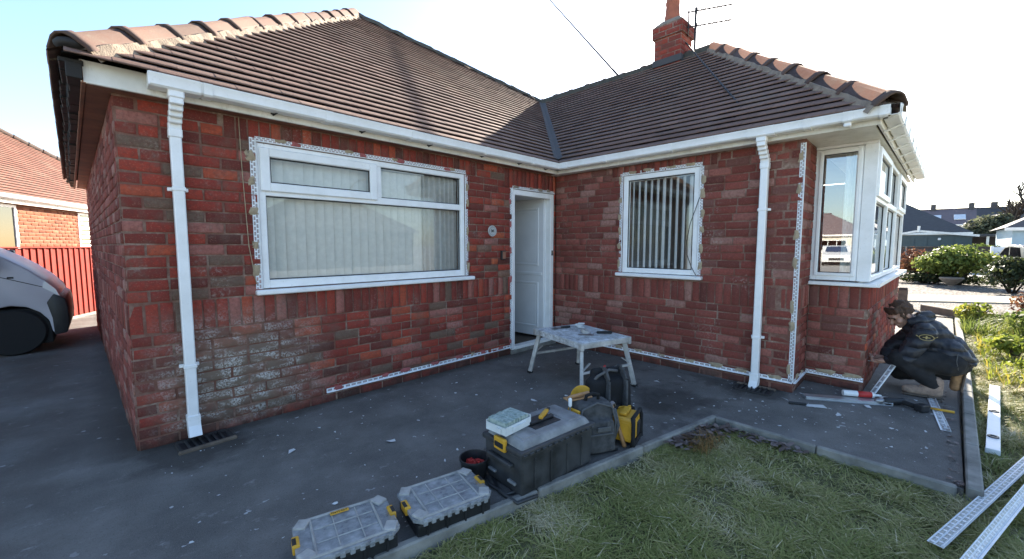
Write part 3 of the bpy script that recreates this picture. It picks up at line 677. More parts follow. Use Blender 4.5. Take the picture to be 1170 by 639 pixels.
def downpipe(k, u, shoe_dir, z_bot, clips, goff):
    m = wf(k); W_ = .064; mb = MB()
    mb.box((u, (z_bot + .1 + 2.18) / 2, .052), (W_, 2.18 - z_bot - .1, W_), .006, mx=m)
    dp = mb.build('downpipe', 'upvc', HOUSE)
    def sub(name, f, mat='upvc'): b = MB(); f(b); return b.build(name, mat, dp)
    sub('hopper', lambda b: (b.box((u, 2.395, goff), (.085, .075, .085), .008, mx=m)))
    def swan(b):
        n = 5
        for i in range(n): t = i / (n - 1); b.box((u, 2.345 - t * .13, goff + (.052 - goff) * t), (.072, .05, .07), .006, mx=m)
    sub('swan_neck', swan)
    sub('socket', lambda b: b.box((u, 2.165, .052), (.076, .06, .076), .006, mx=m))
    for z in clips:
        sub('pipe_clip', lambda b: (b.box((u, z, .05), (.076, .028, .076), .004, mx=m), b.box((u, z, .012), (.115, .024, .024), .003, mx=m)))
    def shoe(b):
        t = bmesh.new(); t.free()
        for (sx, sz, px_, pz) in ((-1, 0, -1, 0), (1, 0, 1, 0), (0, 1, 0, 1), (0, -1, 0, -1)):
            pass
        h = .037
        prof = [(z_bot + .15, .052), (z_bot + .085, .058), (z_bot + .02, .10)]; rings = []
        for (zz, dd) in prof:
            rings.append([b.bm.verts.new(m @ Vector((u + sx * h, zz + sy * (.0 if zz > z_bot + .1 else .012), dd + sy * h))) for sx, sy in ((-1, -1), (1, -1), (1, 1), (-1, 1))])
        for a, c in zip(rings, rings[1:]):
            for j in range(4): b.bm.faces.new((a[j], a[(j + 1) % 4], c[(j + 1) % 4], c[j]))
    so_ = sub('shoe', shoe); sm = so_.modifiers.new('t', 'SOLIDIFY'); sm.thickness = .005; sm.offset = -1
    sub('shoe_collar', lambda b: b.box((u, z_bot + .145, .052), (.078, .05, .078), .005, mx=m))
    return dp
downpipe('A', -4.188, 1, .02, (1.79, .545), GO)
downpipe('B', 2.60, 1, -.03, (1.75, .50), GO)

# ---- windows and door (parts of the house)
def pane(name, k, u0, u1, v0, v1, d, parent, mat='glass'):
    m = wf(k); mb = MB(); mb.quad(*[m @ Vector(q) for q in ((u0, v0, d), (u1, v0, d), (u1, v1, d), (u0, v1, d))]); o = mb.build(name, mat, parent)
    gk = MB(); t = .008
    for a in ((u0 - .002, u1 + .002, v0 - .002, v0 + t), (u0 - .002, u1 + .002, v1 - t, v1 + .002), (u0 - .002, u0 + t, v0 + t, v1 - t), (u1 - t, u1 + .002, v0 + t, v1 - t)): wbox(gk, k, *a, d - .004, d + .006)
    gk.build('gasket', 'gasket', parent); return o
def ring(mb, k, u0, u1, v0, v1, wd, d0, d1, bev=.005, wb=None):
    wb = wb or wd
    wbox(mb, k, u0, u0 + wd, v0, v1, d0, d1, bev); wbox(mb, k, u1 - wd, u1, v0, v1, d0, d1, bev)
    wbox(mb, k, u0 + wd - .002, u1 - wd + .002, v1 - wd, v1 - .0005, d0 + .0006, d1 - .0006, bev); wbox(mb, k, u0 + wd - .002, u1 - wd + .002, v0 + .0005, v0 + wb, d0 + .0006, d1 - .0006, bev)
def win_part(): pass
mb = MB(); ring(mb, 'A', -3.69, -1.635, 1.06, 2.205, .052, -.075, -.004, wb=.066)
wbox(mb, 'A', -3.64, -1.687, 1.80, 1.862, -.07, -.006, .004); wbox(mb, 'A', -2.705, -2.645, 1.86, 2.155, -.07, -.0065, .004)
WIN_A = mb.build('window', 'upvc', HOUSE)
mb = MB(); ring(mb, 'A', -3.672, -2.695, 1.832, 2.172, .070, -.045, .016, .008); sash = mb.build('sash', 'upvc', WIN_A)
pane('pane', 'A', -3.60, -2.765, 1.904, 2.10, -.012, WIN_A); pane('pane', 'A', -2.643, -1.69, 1.864, 2.152, -.04, WIN_A); pane('pane', 'A', -3.637, -1.688, 1.127, 1.799, -.04, WIN_A)
mb = MB(); wbox(mb, 'A', -3.745, -1.53, 1.012, 1.052, -.08, .055, .008); mb.build('sill', 'upvc', WIN_A)
mb = MB(); ring(mb, 'B', 1.065, 1.975, 1.075, 2.25, .058, -.075, -.004); WIN_B = mb.build('window', 'upvc', HOUSE)
pane('pane', 'B', 1.123, 1.917, 1.133, 2.192, -.03, WIN_B)
mb = MB(); wbox(mb, 'B', 1.0, 2.04, 1.030, 1.07, -.08, .06, .008); mb.build('sill', 'upvc', WIN_B)
# bay: corner post, cheek casement, front lights
mb = MB(); ring(mb, 'C', 2.905, 3.275, 1.06, 2.345, .05, -.075, -.0, wb=.07); wbox(mb, 'C', 3.277, 3.378, 1.06, 2.36, -.09, .004, .004); wbox(mb, 'C', 2.91, 3.378, 2.347, 2.372, -.08, .03, .003)
WIN_C = mb.build('window', 'upvc', HOUSE); mb = MB(); ring(mb, 'C', 2.94, 3.262, 1.105, 2.325, .03, -.03, .014, .004); mb.build('sash', 'upvc', WIN_C)
pane('pane', 'C', 2.968, 3.235, 1.135, 2.296, -.01, WIN_C, 'bay_glass')
mb = MB(); mb.prism([(-.02, .07), (BW + .1, .07), (BW + .1, -.1), (-.02, -.1)], 1.012, 1.045, Matrix.Translation(BO) @ Matrix.Rotation(-BA, 4, 'Z') @ Matrix.Diagonal((1, -1, 1, 1)))
wbox(mb, 'C', 2.89, 3.43, 1.012, 1.0452, -.08, .055, .004); mb.build('sill', 'upvc', WIN_C)
mb = MB(); ring(mb, 'F', .004, BW, 1.06, 2.345, .05, -.075, -.002)
for u in (1.08, 2.18): wbox(mb, 'F', u - .03, u + .03, 1.1, 2.3, -.07, -.003, .003)
wbox(mb, 'F', .05, BW - .05, 1.83, 1.89, -.07, -.004, .003)
WIN_F = mb.build('window', 'upvc', HOUSE)
for u0, u1, op in ((.05, 1.05, 1), (1.11, 2.15, 0), (2.21, BW - .05, 1)):
    pane('pane', 'F', u0, u1, 1.11, 1.83, -.04, WIN_F)
    if op:
        b = MB(); ring(b, 'F', u0 - .02, u1 + .02, 1.865, 2.32, .06, -.04, .018); b.build('sash', 'upvc', WIN_F); pane('pane', 'F', u0 + .045, u1 - .045, 1.93, 2.255, -.01, WIN_F)
    else: pane('pane', 'F', u0, u1, 1.89, 2.295, -.04, WIN_F)
# door: frame, threshold, leaf swung inwards on its right hinges
mb = MB(); wbox(mb, 'A', -.873, -.815, .045, 2.118, -.09, -.004, .004); wbox(mb, 'A', -.105, -.037, .045, 2.118, -.09, -.004, .004); wbox(mb, 'A', -.816, -.104, 2.05, 2.1175, -.089, -.005, .004); wbox(mb, 'A', -.10, -.085, .1, 2.05, -.16, -.09)
DF = mb.build('door_frame', 'upvc', HOUSE)
mb = MB(); wbox(mb, 'A', -.86, -.05, 2.062, 2.08, -1.05, -.095); mb.build('door_lining', 'door_white', DF)
mb = MB(); wbox(mb, 'A', -.90, -.0, .0, .046, -.12, .03, .004); mb.build('door_step', 'concrete_edging', HOUSE)
mb = MB(); wbox(mb, 'A', -.816, -.104, .0465, .085, -.1, .01, .004); mb.build('threshold', 'upvc', DF)
dm = Matrix.Translation((-.118, .10, 0)) @ Matrix.Rotation(R(94), 4, 'Z')     # local x along the leaf, y is its outer face
mb = MB(); mb.box((.38, 0, 1.09), (.76, .044, 1.99), .004, mx=dm); DL = mb.build('door', 'door_white', HOUSE)
def leaf_panel(z0, z1, mold):
    b = MB()
    for (x0, x1, a, c) in ((.09, .12, z0, z1), (.59, .62, z0, z1), (.12, .59, z0, z0 + .03), (.12, .59, z1 - .03, z1)): b.box(((x0 + x1) / 2, .026, (a + c) / 2), (x1 - x0, .014, c - a), .004, mx=dm)
    b.box((.355, .0225, (z0 + z1) / 2), (.44, .006, z1 - z0 - .09), .002, mx=dm); b.build('door_panel', mold, DL)
leaf_panel(1.12, 1.94, 'door_white'); leaf_panel(.22, .88, 'door_white')
mb = MB(); mb.box((.355, .027, 1.0), (.66, .012, .045), .004, mx=dm); mb.build('door_rail', 'door_white', DL)
for z in (.55, 1.0, 1.62):
    mb = MB(); mb.box((-.094, .125, z), (.012, .02, .12 if z == 1.0 else .05), .002); mb.build('keep', 'steel', DF)
mb = MB(); mb.box((-.07, -.0, 1.30), (.02, .018, .07), .004); mb.build('door_bell_button', 'iron', DF)

# ---- chimney
CH = MB(); CH.span((1.90, -.90, 4.0), (2.30, -.47, 4.68)); CH.span((1.87, -.93, 4.68), (2.33, -.44, 4.86)); CHM = CH.build('chimney', 'mortar', HOUSE)
def chim(origin, ex, wd, z0, z1, sd):
    r = random.Random(sd); it = []; z = z0; k = 0
    while z < z1 - .02:
        a = -(.112 if k % 2 else 0)
        while a < wd - .01:
            p, q = max(a, 0), min(a + .225, wd)
            if q - p > .03: it.append(((p + q) / 2, z + .04, q - p - .01, .068, .026, r.uniform(.3, .75), -.020))
            a += .225
        z += .0797; k += 1
    place_pieces(it, 'brick', 'brick', CHM, origin, ex, ZV, Vector(ex).cross(ZV), BT, 12, 9)
chim((1.90, -.47, 0), (0, -1, 0), .43, 4.1, 4.68, 1); chim((1.90, -.90, 0), (1, 0, 0), .40, 4.1, 4.68, 2)
chim((1.87, -.44, 0), (0, -1, 0), .49, 4.685, 4.86, 3); chim((1.87, -.93, 0), (1, 0, 0), .46, 4.685, 4.86, 4)
mb = MB(); mb.box((2.1, -.685, 4.915), (.46, .49, .11), .01, taper=(.55, .55)); mb.build('flaunching', 'ridge_mortar', CHM)
mb = MB(); mb.lathe([(.135, 4.96), (.125, 5.0), (.10, 5.28), (.108, 5.30), (.108, 5.33), (.098, 5.35), (.098, 5.48), (.12, 5.5), (.12, 5.54), (.09, 5.54), (.085, 5.1), (.001, 5.1)], 18, Matrix.Translation((2.1, -.66, -.06))); mb.build('chimney_pot', 'clay_pot', CHM, True, 35)
mb = MB(); mb.box((2.1, -.685, 4.30), (.46, .47, .10), .004); mb.build('flashing', 'slate_far', CHM)
# ================================================================ THINGS ON THE HOUSE
# ---- perforated render beads
def bead_wing(V, F, L, w_, fx, rows=2, y0=.004):
    """quads of a perforated strip; fx maps (x, y) to a point"""
    def q(x0, x1, y0_, y1_, sh=0):
        n = len(V); ym = (y0_ + y1_) / 2
        for x, y in ((x0, y0_), (x1, y0_), (x1, y1_), (x0, y1_)): V.append(list(fx(min(max(x + (y - ym) * sh, 0), L), y)))
        F.append((n, n + 1, n + 2, n + 3))
    hs = (w_ - y0) / (rows * 1.4 + .4); gap = hs * .4; y = y0
    for r_ in range(rows):
        q(0, L, y, y + gap); y += gap
        pitch = hs * 3.1; x = 0 if r_ % 2 == 0 else -pitch / 2
        while x < L:
            sw = hs * .36; sg = hs * .2; s = x + pitch * .16
            q(max(0, x), min(max(s, 0), L), y, y + hs) if min(s, L) > max(0, x) + 1e-4 else None
            for i in range(4):
                a = s + i * (sw + sg) + sw; b = a + sg
                if i == 3: b = x + pitch
                a, b = min(max(a, 0), L), min(max(b, 0), L)
                if b > a + 1e-4: q(a, b, y, y + hs, .0)
            x += pitch
        y += hs
    q(0, L, y, w_)
def bead(label, mx, L, w_, ret=.012, flip=False, group='perforated render beads fixed to the walls', rows=2, wing2=0, ang=90, name='render_bead', thick=0):
    V = []; F = []; s = -1 if flip else 1
    bead_wing(V, F, L, w_, lambda x, y: mx @ Vector((x, y * s, 0)), rows)
    ca, sa = math.cos(R(ang)), math.sin(R(ang))
    if wing2: bead_wing(V, F, L, wing2, lambda x, y: mx @ Vector((x, y * s * ca, -y * sa)), rows)
    o = np_mesh(name, V, F, 'bead_plastic'); tag(o, label, 'bead', group)
    n = MB(); n.tube([mx @ Vector((0, 0, .001)), mx @ Vector((L, 0, .001))], .0042, 6)
    if ret: n.box((L / 2, 0, ret / 2 * (-1 if ret < 0 else 1)), (L, .0022, abs(ret)), mx=mx @ Matrix.Translation((0, 0, 0 if ret > 0 else ret)))
    n.build('nose', 'bead_plastic', o)
    if thick: m = o.modifiers.new('t', 'SOLIDIFY'); m.thickness = thick
    return o
def dab(parent, mx, x, y, rx, ry, mat, h=.007):
    r = random; n = 14; sq = lambda v: math.copysign(abs(v) ** .45, v); sk = r.uniform(-.35, .35); ring = [(rx * r.uniform(.7, 1.25) * sq(math.cos(2 * math.pi * k / n)) + sk * ry * math.sin(2 * math.pi * k / n), ry * r.uniform(.6, 1.25) * sq(math.sin(2 * math.pi * k / n))) for k in range(n)]
    V = [[x, y, h]] + [[x + a * .7, y + b * .7, h * r.uniform(.7, 1)] for a, b in ring] + [[x + a, y + b, -.002] for a, b in ring]; F = []
    b = MB(); vs = [b.bm.verts.new(mx @ Vector(v)) for v in V]
    for k in range(n): j = (k + 1) % n; b.bm.faces.new((vs[0], vs[1 + k], vs[1 + j])); b.bm.faces.new((vs[1 + k], vs[1 + n + k], vs[1 + n + j], vs[1 + j]))
    return b.build('adhesive_dab', mat, parent, True)
def wall_bead(label, k, p, q, w_, side, dabs=(), rows=2, ret=.010, mat='adhesive_tan'):
    """strip on wall k from p to q (u, v); its wing lies to `side` (+1 left of the direction)"""
    m = wf(k); P = Vector((p[0], p[1], .004)); Q = Vector((q[0], q[1], .004)); d = (Q - P).normalized(); y = Vector((0, 0, 1)).cross(d) * side
    z = d.cross(y); loc = Matrix((d, y, z)).transposed().to_4x4(); loc.translation = P; mx = m @ loc
    out = 1 if z.z > 0 else -1
    o = bead(label, mx, (Q - P).length, w_, ret * out, rows=rows)
    L = (Q - P).length
    for (t, yy, rx, ry, mt) in dabs:
        lm = mx if out > 0 else mx @ Matrix.Diagonal((1, 1, -1, 1)); dab(o, lm, t * L, yy, rx, ry, mt)
    return o
T, PK = 'adhesive_tan', 'adhesive_pink'
rd = lambda n, y, mt, lo=.03, hi=.055, sy=.022: [((i + .5 + random.uniform(-.25, .25)) / n, y + random.uniform(-.006, .006), random.uniform(lo, hi), sy * random.uniform(.8, 1.3), mt) for i in range(n)]
wall_bead('white perforated bead up the left edge of the large window', 'A', (-3.694, 1.06), (-3.694, 2.235), .045, 1, rd(5, .036, T, .03, .05, .03))
wall_bead('white perforated bead along the top of the large window, with reddish dabs', 'A', (-3.70, 2.212), (-1.62, 2.212), .036, 1, rd(4, .022, PK) + rd(4, .028, T, .03, .045, .016))
wall_bead('white perforated bead down the right edge of the large window', 'A', (-1.630, 2.20), (-1.630, 1.06), .036, 1, rd(5, .034, T, .04, .06, .02))
wall_bead('white perforated bead up the left side of the front door', 'A', (-.877, .06), (-.877, 2.13), .036, 1, rd(6, .030, PK, .03, .05, .02))
wall_bead('white perforated bead across the top of the front door', 'A', (-.87, 2.126), (-.03, 2.126), .032, 1, rd(4, .026, 'ridge_mortar', .04, .07, .018))
wall_bead('white base bead low on the wall under the large window, ending at the door', 'A', (-3.23, .088), (-.88, .088), .036, 1, rd(7, .032, PK, .04, .06, .020) + rd(1, .034, T, .03, .04, .02), ret=.016, rows=1)
wall_bead('white perforated bead up the door side of the smaller window', 'B', (1.058, 1.08), (1.058, 2.28), .036, 1, rd(6, .034, T, .035, .06, .022))
wall_bead('white perforated bead along the top of the smaller window', 'B', (1.05, 2.256), (2.0, 2.256), .036, 1, rd(4, .030, T, .04, .07, .016))
wall_bead('white perforated bead down the downpipe side of the smaller window', 'B', (1.982, 2.25), (1.982, 1.08), .036, 1, rd(6, .034, T, .035, .06, .024))
wall_bead('white base bead along the wall below the smaller window', 'B', (.06, .092), (LB - .004, .092), .036, 1, rd(10, .034, T, .045, .07, .018), ret=.018, rows=1)
wall_bead('tall white corner bead on the wall edge beside the bay', 'B', (LB, .10), (LB, 2.34), .040, 1, rd(7, .038, T, .04, .07, .022))
wall_bead('short white base bead turning the corner towards the bay', 'R', (0.004, .092), (BX - .01, .092), .036, 1, rd(2, .036, T, .05, .08, .02), ret=.018)
wall_bead('short white base bead under the bay side window', 'C', (LB + .01, .092), (LB + LBAY - .0, .092), .036, 1, rd(2, .042, T, .06, .08, .02), ret=.018)

# ---- things fixed to or hanging on the walls
t = thing('house_number', 'round grey house number plaque left of the front door', 'plaque', (-1.22, -.002, 1.58))
pm = Matrix.Rotation(R(90), 4, 'X')
mb = MB(); mb.lathe([(.001, .0), (.066, 0), (.068, .006), (.064, .014), (.056, .012), (.001, .011)], 26, pm); mb.build('plate', 'number_plate', t, True, 40)
mb = MB(); mb.lathe([(.046, .0112), (.050, .0125), (.053, .0112)], 26, pm); mb.build('rim', 'iron', t)
text_mesh('numerals', '14', .062, 'text_black', t, Matrix.Translation((0, -.0122, 0)) @ pm)
t = thing('meter_box', 'small brown box on the brick left of the door', 'box', (-1.045, 0, 1.285))
mb = MB(); mb.box((0, -.016, 0), (.07, .034, .115), .006); mb.build('case', 'iron', t); mb = MB(); mb.box((0, -.035, .0), (.05, .006, .09), .003); mb.build('cover', 'soffit_wood', t)
mb = MB(); mb.tube([(-3.80, -.006, 2.37), (-3.795, -.007, 2.0), (-3.785, -.006, 1.7), (-3.775, -.006, 1.4), (-3.76, -.014, 1.27), (-3.745, -.008, 1.15), (-3.735, -.006, 1.10)], .0035, 5)
tag(mb.build('cable', 'adhesive_tan', None, True), 'thin pale cable hanging down the brick left of the large window', 'cable')
mb = MB(); mb.tube([(-.012, -1.985, 1.92), (-.02, -1.95, 1.80), (-.028, -1.90, 1.64), (-.03, -1.87, 1.45), (-.03, -1.88, 1.30), (-.03, -1.93, 1.17), (-.045, -1.985, 1.085)], .004, 5)
tag(mb.build('cable', 'text_black', None, True), 'loose black cable looping across the smaller window', 'cable')

# ---- window dressing
def blind(label, k, us, v0, v1, d, wd, ang, mat='blind_fabric', jit=6):
    m = wf(k); t = thing('vertical_blind', label, 'blind', m @ Vector(((us[0] + us[-1]) / 2, v0, d)))
    inv = Matrix.Translation(-t.location)
    b = MB(); b.box(((us[0] + us[-1]) / 2, v1 + .02, d), (us[-1] - us[0] + wd, .03, .04), mx=inv @ m); b.build('head_rail', 'upvc', t)
    for u in us:
        a = R(ang + random.uniform(-jit, jit)); b = MB(); n = 4; ring = []
        for i in range(n + 1):
            s = (i / n - .5) * wd; c = .006 * math.cos((i / n - .5) * math.pi); x = u + s * math.cos(a) - c * math.sin(a); z = d + s * math.sin(a) + c * math.cos(a)
            ring.append([b.bm.verts.new(inv @ m @ Vector((x, v, z))) for v in (v0, v1)])
        for p, q in zip(ring, ring[1:]): b.bm.faces.new((p[0], q[0], q[1], p[1]))
        b.build('slat', mat, t, True)
blind('pale vertical blind drawn across the large window', 'A', [-3.60 + i * .081 for i in range(19)], 1.09, 2.14, -.125, .089, 12, jit=7)
def curtain(label, k, u0, u1, v0, v1, d, folds, amp, mat):
    m = wf(k); b = MB(); n = folds * 8; ring = []
    for i in range(n + 1):
        t_ = i / n; u = u0 + (u1 - u0) * t_; z = d + amp * math.sin(t_ * folds * 2 * math.pi + .8 * math.sin(t_ * 9)); ring.append([b.bm.verts.new(m @ Vector((u + random.uniform(-.003, .003) * 0, v, z))) for v in (v0, v1)])
    for p, q in zip(ring, ring[1:]): b.bm.faces.new((p[0], q[0], q[1], p[1]))
    tag(b.build('curtain', mat, None, True), label, 'curtain')
curtain('grey curtain gathered at the door side of the large window', 'A', -2.13, -1.68, 1.07, 2.15, -.105, 7, .022, 'curtain_fabric')
blind('vertical blind with turned slats in the smaller window', 'B', [1.145 + i * .078 for i in range(10)], 1.10, 2.18, -.11, .089, 46, jit=4)
curtain('pale curtain hanging inside the bay side window', 'C', 3.13, 3.25, 1.08, 2.32, -.14, 3, .014, 'blind_fabric')
curtain('pale net curtain hanging inside the bay front', 'F', .08, 1.0, 1.08, 2.3, -.16, 12, .014, 'blind_fabric')
mb = MB(); mb.box((-3.46, .42, 1.13), (.20, .10, .26), .02, taper=(.75, .8)); tag(mb.build('reflection_block', 'wood_handle', None), 'pale orange ornament standing inside the large window', 'reflection_block')  # block added for an orange patch that is probably a sunlit reflection

# ---- aerial and cables
t = thing('tv_aerial', 'black television aerial with two yagi heads on the chimney', 'aerial', (2.06, -1.045, 4.10))
b = MB(); b.tube([(0, 0, 0), (0, .0, .93)], .018, 8); b.tube([(0, .06, .25), (0, 0, .25)], .01, 6); b.build('mast', 'iron', t)
def yagi(z, L, nm, dx, dy):
    d = Vector((dx, dy, 0)).normalized(); s = d.cross(ZV); b = MB(); b.tube([Vector((0, 0, z)) - d * .12, Vector((0, 0, z)) + d * L], .011, 6)
    n = 9
    for i in range(n): p = Vector((0, 0, z)) + d * (L * i / n + .02); b.tube([p - s * .09, p + s * .09], .006, 4)
    bm_ = b.build('boom', 'iron', t); b = MB(); p0 = Vector((0, 0, z)) - d * .10
    for sz in (-1, 1):
        for y in (.03, .085): b.tube([p0 + s * -.14 + ZV * sz * y, p0 + s * .14 + ZV * sz * y], .008, 4)
        for y in (-.14, 0, .14): b.tube([p0 + s * y + ZV * sz * .0, p0 + s * y + ZV * sz * .085], .008, 4)
    b.build('reflector', 'iron', bm_)
yagi(.88, .5, 'a', .4, -.9); yagi(.66, .5, 'b', .4, -.9)
def cable(label, a, b, sag, r=.006):
    a, b = Vector(a), Vector(b); m = MB(); m.tube([a.lerp(b, i / 16) - ZV * sag * 4 * (i / 16) * (1 - i / 16) for i in range(17)], r, 5); tag(m.build('overhead_cable', 'iron', None, True), label, 'cable', 'overhead phone cables')
cable('overhead cable running up from the gutter corner past the chimney', (-.21, -2.6, 2.46), (5.232, 1.466, 7.5), .0, .010)
cable('thin overhead cable dropping behind the roof valley', (2.6, .6136, 4.6548), (9.0, 7.79, 11.55), .0, .02)

# ---- gullies
def gully(label, x, y, rz):
    t = thing('drain_gully', label, 'drain', (x, y, 0), rz)
    for (cx, cy, sx, sy, h) in ((0, .10, .30, .04, .014), (0, -.10, .34, .035, .02), (-.15, 0, .03, .16, .012), (.15, 0, .04, .15, .010)):
        b = MB(); b.box((cx, cy, h / 2 - .005), (sx, sy, h + .01), .008); b.build('surround', 'roof_underlay' if cy >= 0 else 'timber_weathered', t)
    for i in range(6): b = MB(); b.box((-.10 + i * .04, 0, .012), (.014, .165, .012), .002); b.build('grate_bar', 'iron', t)
    b = MB(); b.box((0, 0, .003), (.28, .17, .004)); b.build('pit_shade', 'text_black', t)  # flat black plate painting the shade inside the drain
gully('sunken drain grate below the left downpipe', -4.14, -.145, R(4)); 
gully('dark drain grate below the downpipe beside the bay', -.16, -2.62, R(92))

# ================================================================ TOOLS AND MATERIALS
def P3(m): return m
# work platform
HP = thing('work_platform', 'paint-splattered aluminium folding work platform by the door', 'hop-up', (-1.1, -1.23, 0), math.atan2(-.75, -.21))
L2, W2, HT = .39, .30, .50       # local x is the long axis
b = MB(); b.box((0, 0, HT - .012), (2 * L2, 2 * W2 - .02, .022), .003); b.build('deck', 'splattered_board', HP)
for s in (-1, 1):
    b = MB(); b.box((0, s * (W2 - .004), HT - .03), (2 * L2 + .02, .026, .062), .004); b.build('side_rail', 'splattered_board', HP)
    e = s * L2; b = MB(); b.box((e + s * .008, 0, HT - .03), (.03, 2 * W2 - .04, .05), .004); b.build('end_rail', 'alloy_painted', HP)
    for q in (-1, 1):
        b = MB(); b.bar((e - s * .03, q * (W2 - .03), HT - .05), (e + s * .055, q * (W2 + .035), .018), .034, .046, .005); lg = b.build('leg', 'alloy_painted', HP)
        b = MB(); b.box((e + s * .057, q * (W2 + .036), .012), (.05, .05, .024), .005); b.build('foot', 'rubber', lg)
        b = MB(); b.bar((e + s * .02, q * (W2 + .01), .23), (e + s * .008, q * (W2 - .10), .30), .02, .008); b.build('brace', 'alloy_painted', lg)
    b = MB(); b.bar((e + s * .022, -W2 - .01, .22), (e + s * .022, W2 + .01, .22), .03, .022, .004); b.build('stretcher', 'alloy_painted', HP)
    for q in (-1, 1): b = MB(); b.box((e, q * (W2 - .002), HT - .035), (.06, .036, .075), .008); b.build('hinge', 'alloy_painted', HP)
pm2 = Matrix.Translation((-1.1, -1.23, 0)) @ Matrix.Rotation(math.atan2(-.75, -.21), 4, 'Z')
def on_deck(x, y): p = pm2 @ Vector((x, y, 0)); return (p.x, p.y, HT + .001)
t = thing('trowel', 'black-handled trowel lying on the work platform', 'trowel', on_deck(.16, .02), R(-50))
b = MB(); b.cap((.06, 0, .028), (.19, 0, .03), .014, .015); b.build('handle', 'rubber', t, True); b = MB(); b.tube([(.06, 0, .028), (.02, 0, .02), (.0, 0, .006)], .005, 6); b.build('tang', 'steel', t); b = MB(); b.prism([(.02, -.045), (.02, .045), (-.13, .02), (-.14, 0), (-.13, -.02)], .002, .004); b.build('blade', 'steel', t)
t = thing('filling_knife', 'dark filling knife at the door end of the work platform', 'knife', on_deck(-.26, -.08), R(-20))
b = MB(); b.cap((.03, 0, .014), (.13, 0, .014), .011, .013); b.build('handle', 'black_plastic', t, True); b = MB(); b.prism([(.03, -.01), (.03, .01), (-.09, .03), (-.09, -.03)], .010, .0115); b.build('blade', 'steel', t)
t = thing('tape_roll', 'crumpled dusty roll of tape on the work platform', 'tape', on_deck(.03, .04), .3)
b = MB(); b.lathe([(.025, 0), (.05, 0), (.053, .012), (.05, .03), (.026, .03), (.025, 0)], 16, Matrix.Rotation(R(18), 4, 'X')); b.build('roll', 'alloy_painted', t, True, 40); b = MB(); b.box((.05, .03, .012), (.07, .03, .012), .004, .5); b.build('loose_end', 'timber_weathered', t)
t = MB(); 
for k in range(5): t.box(tuple(Vector(on_deck(-.18, .16)) + Vector((random.uniform(-.04, .04), random.uniform(-.04, .04), .012 + k * .008))), (.07, .05, .008), .002, random.uniform(0, 3))
o = t.build('packing_scraps', 'debris_white'); tag(o, 'white crumpled scraps on the far corner of the work platform', 'scraps')

# big tool chest
TBR = R(-5); TB = thing('tool_chest', 'large black tool chest with grey lid and yellow latches', 'toolbox', (-2.715, -2.085, 0), TBR)
b = MB(); b.box((0, 0, .125), (.60, .33, .24), .018, taper=(1.02, 1.02), seg=2); b.build('body', 'dusty_black', TB)
for x in (-.2, -.07, .07, .2): b = MB(); b.box((x, -.168, .115), (.012, .012, .19), .003); b.build('rib', 'dusty_black', TB)
b = MB(); b.box((0, 0, .255), (.635, .365, .035), .012, seg=2); lid = b.build('lid', 'dusty_black', TB)
b = MB(); b.box((0, 0, .288), (.60, .33, .045), .016, taper=(.9, .84), seg=2); b.box((-.19, 0, .302), (.12, .25, .03), .012, seg=2); b.box((.19, 0, .302), (.12, .25, .03), .012, seg=2); b.build('lid_top', 'grey_lid', lid)
b = MB(); b.box((.0, .0, .3115), (.22, .15, .006), .003); b.build('handle_recess', 'black_plastic', lid)
b = MB(); b.bar((-.10, -.01, .325), (.10, -.01, .325), .03, .02, .006); b.build('handle', 'black_plastic', lid)
for i in range(13): b = MB(); b.box((-.29 + i * .048, -.185, .252), (.03, .012, .014), .003); b.build('lid_tooth', 'dusty_black', lid)
for s in (-1, 1):
    b = MB(); b.box((s * .318, -.0, .265), (.022, .10, .075), .008, seg=2); lt = b.build('latch', 'yellow_plastic', TB)
    b = MB(); b.box((s * .331, 0, .262), (.006, .075, .03), .002); b.build('latch_slot', 'black_plastic', lt)
    b = MB(); b.bar((s * .322, -.11, .175), (s * .322, .11, .175), .03, .022, .006); b.build('side_handle', 'dusty_black', TB)
    for q in (-1, 1): b = MB(); b.box((s * .308, q * .09, .07), (.02, .07, .018), .005); b.build('moulding', 'grey_lid', TB)
b = MB()
for q in (-.05, .05): b.tube([(-.30, q + .14, .01), (-.36, q, .012), (-.35, q - .14, .012), (-.22, q - .16, .012)], .010, 6)
b.build('base_runner', 'dusty_black', TB, True)
tm = Matrix.Translation((-2.72, -2.085, 0)) @ Matrix.Rotation(TBR, 4, 'Z')
def on_lid(x, y, z): return tuple(tm @ Vector((x, y, z)))
t = thing('blade_carton', 'open white carton of grey-green packs on the tool chest', 'carton', on_lid(-.205, .055, .318), TBR + R(8))
b = MB(); b.box((0, 0, .003), (.22, .16, .005)); 
for (x, y, sx, sy, h) in ((0, -.08, .22, .004, .05), (0, .08, .22, .004, .055), (-.11, 0, .004, .16, .045), (.11, 0, .004, .16, .06)): b.box((x, y, h / 2), (sx, sy, h))
b.build('tray', 'card_white', t); b = MB(); b.box((.0, -.087, .03), (.12, .012, .02)); b.box((-.115, -.03, .02), (.012, .03, .03)); b.build('flap', 'card_white', t)
for i in range(9): b = MB(); b.box((-.092 + i * .0215 + (0 if i < 5 else .004), 0, .040 + random.uniform(-.003, .003)), (.0195, .145, .062), .002); b.build('pack', 'card_green', t)
b = MB(); b.box((.115, .03, .055), (.05, .11, .003), mx=Matrix.Rotation(R(8), 4, 'Y')); b.build('lid_flap', 'card_white', t)
t = thing('utility_knife', 'yellow utility knife lying on the grey lid of the tool chest', 'knife', on_lid(.035, .0, .336), R(22))
b = MB(); b.box((0, 0, .012), (.13, .026, .022), .007, seg=2); b.build('body', 'yellow_plastic', t); b = MB(); b.box((.075, 0, .012), (.05, .022, .016), .004); b.build('nose', 'black_plastic', t)

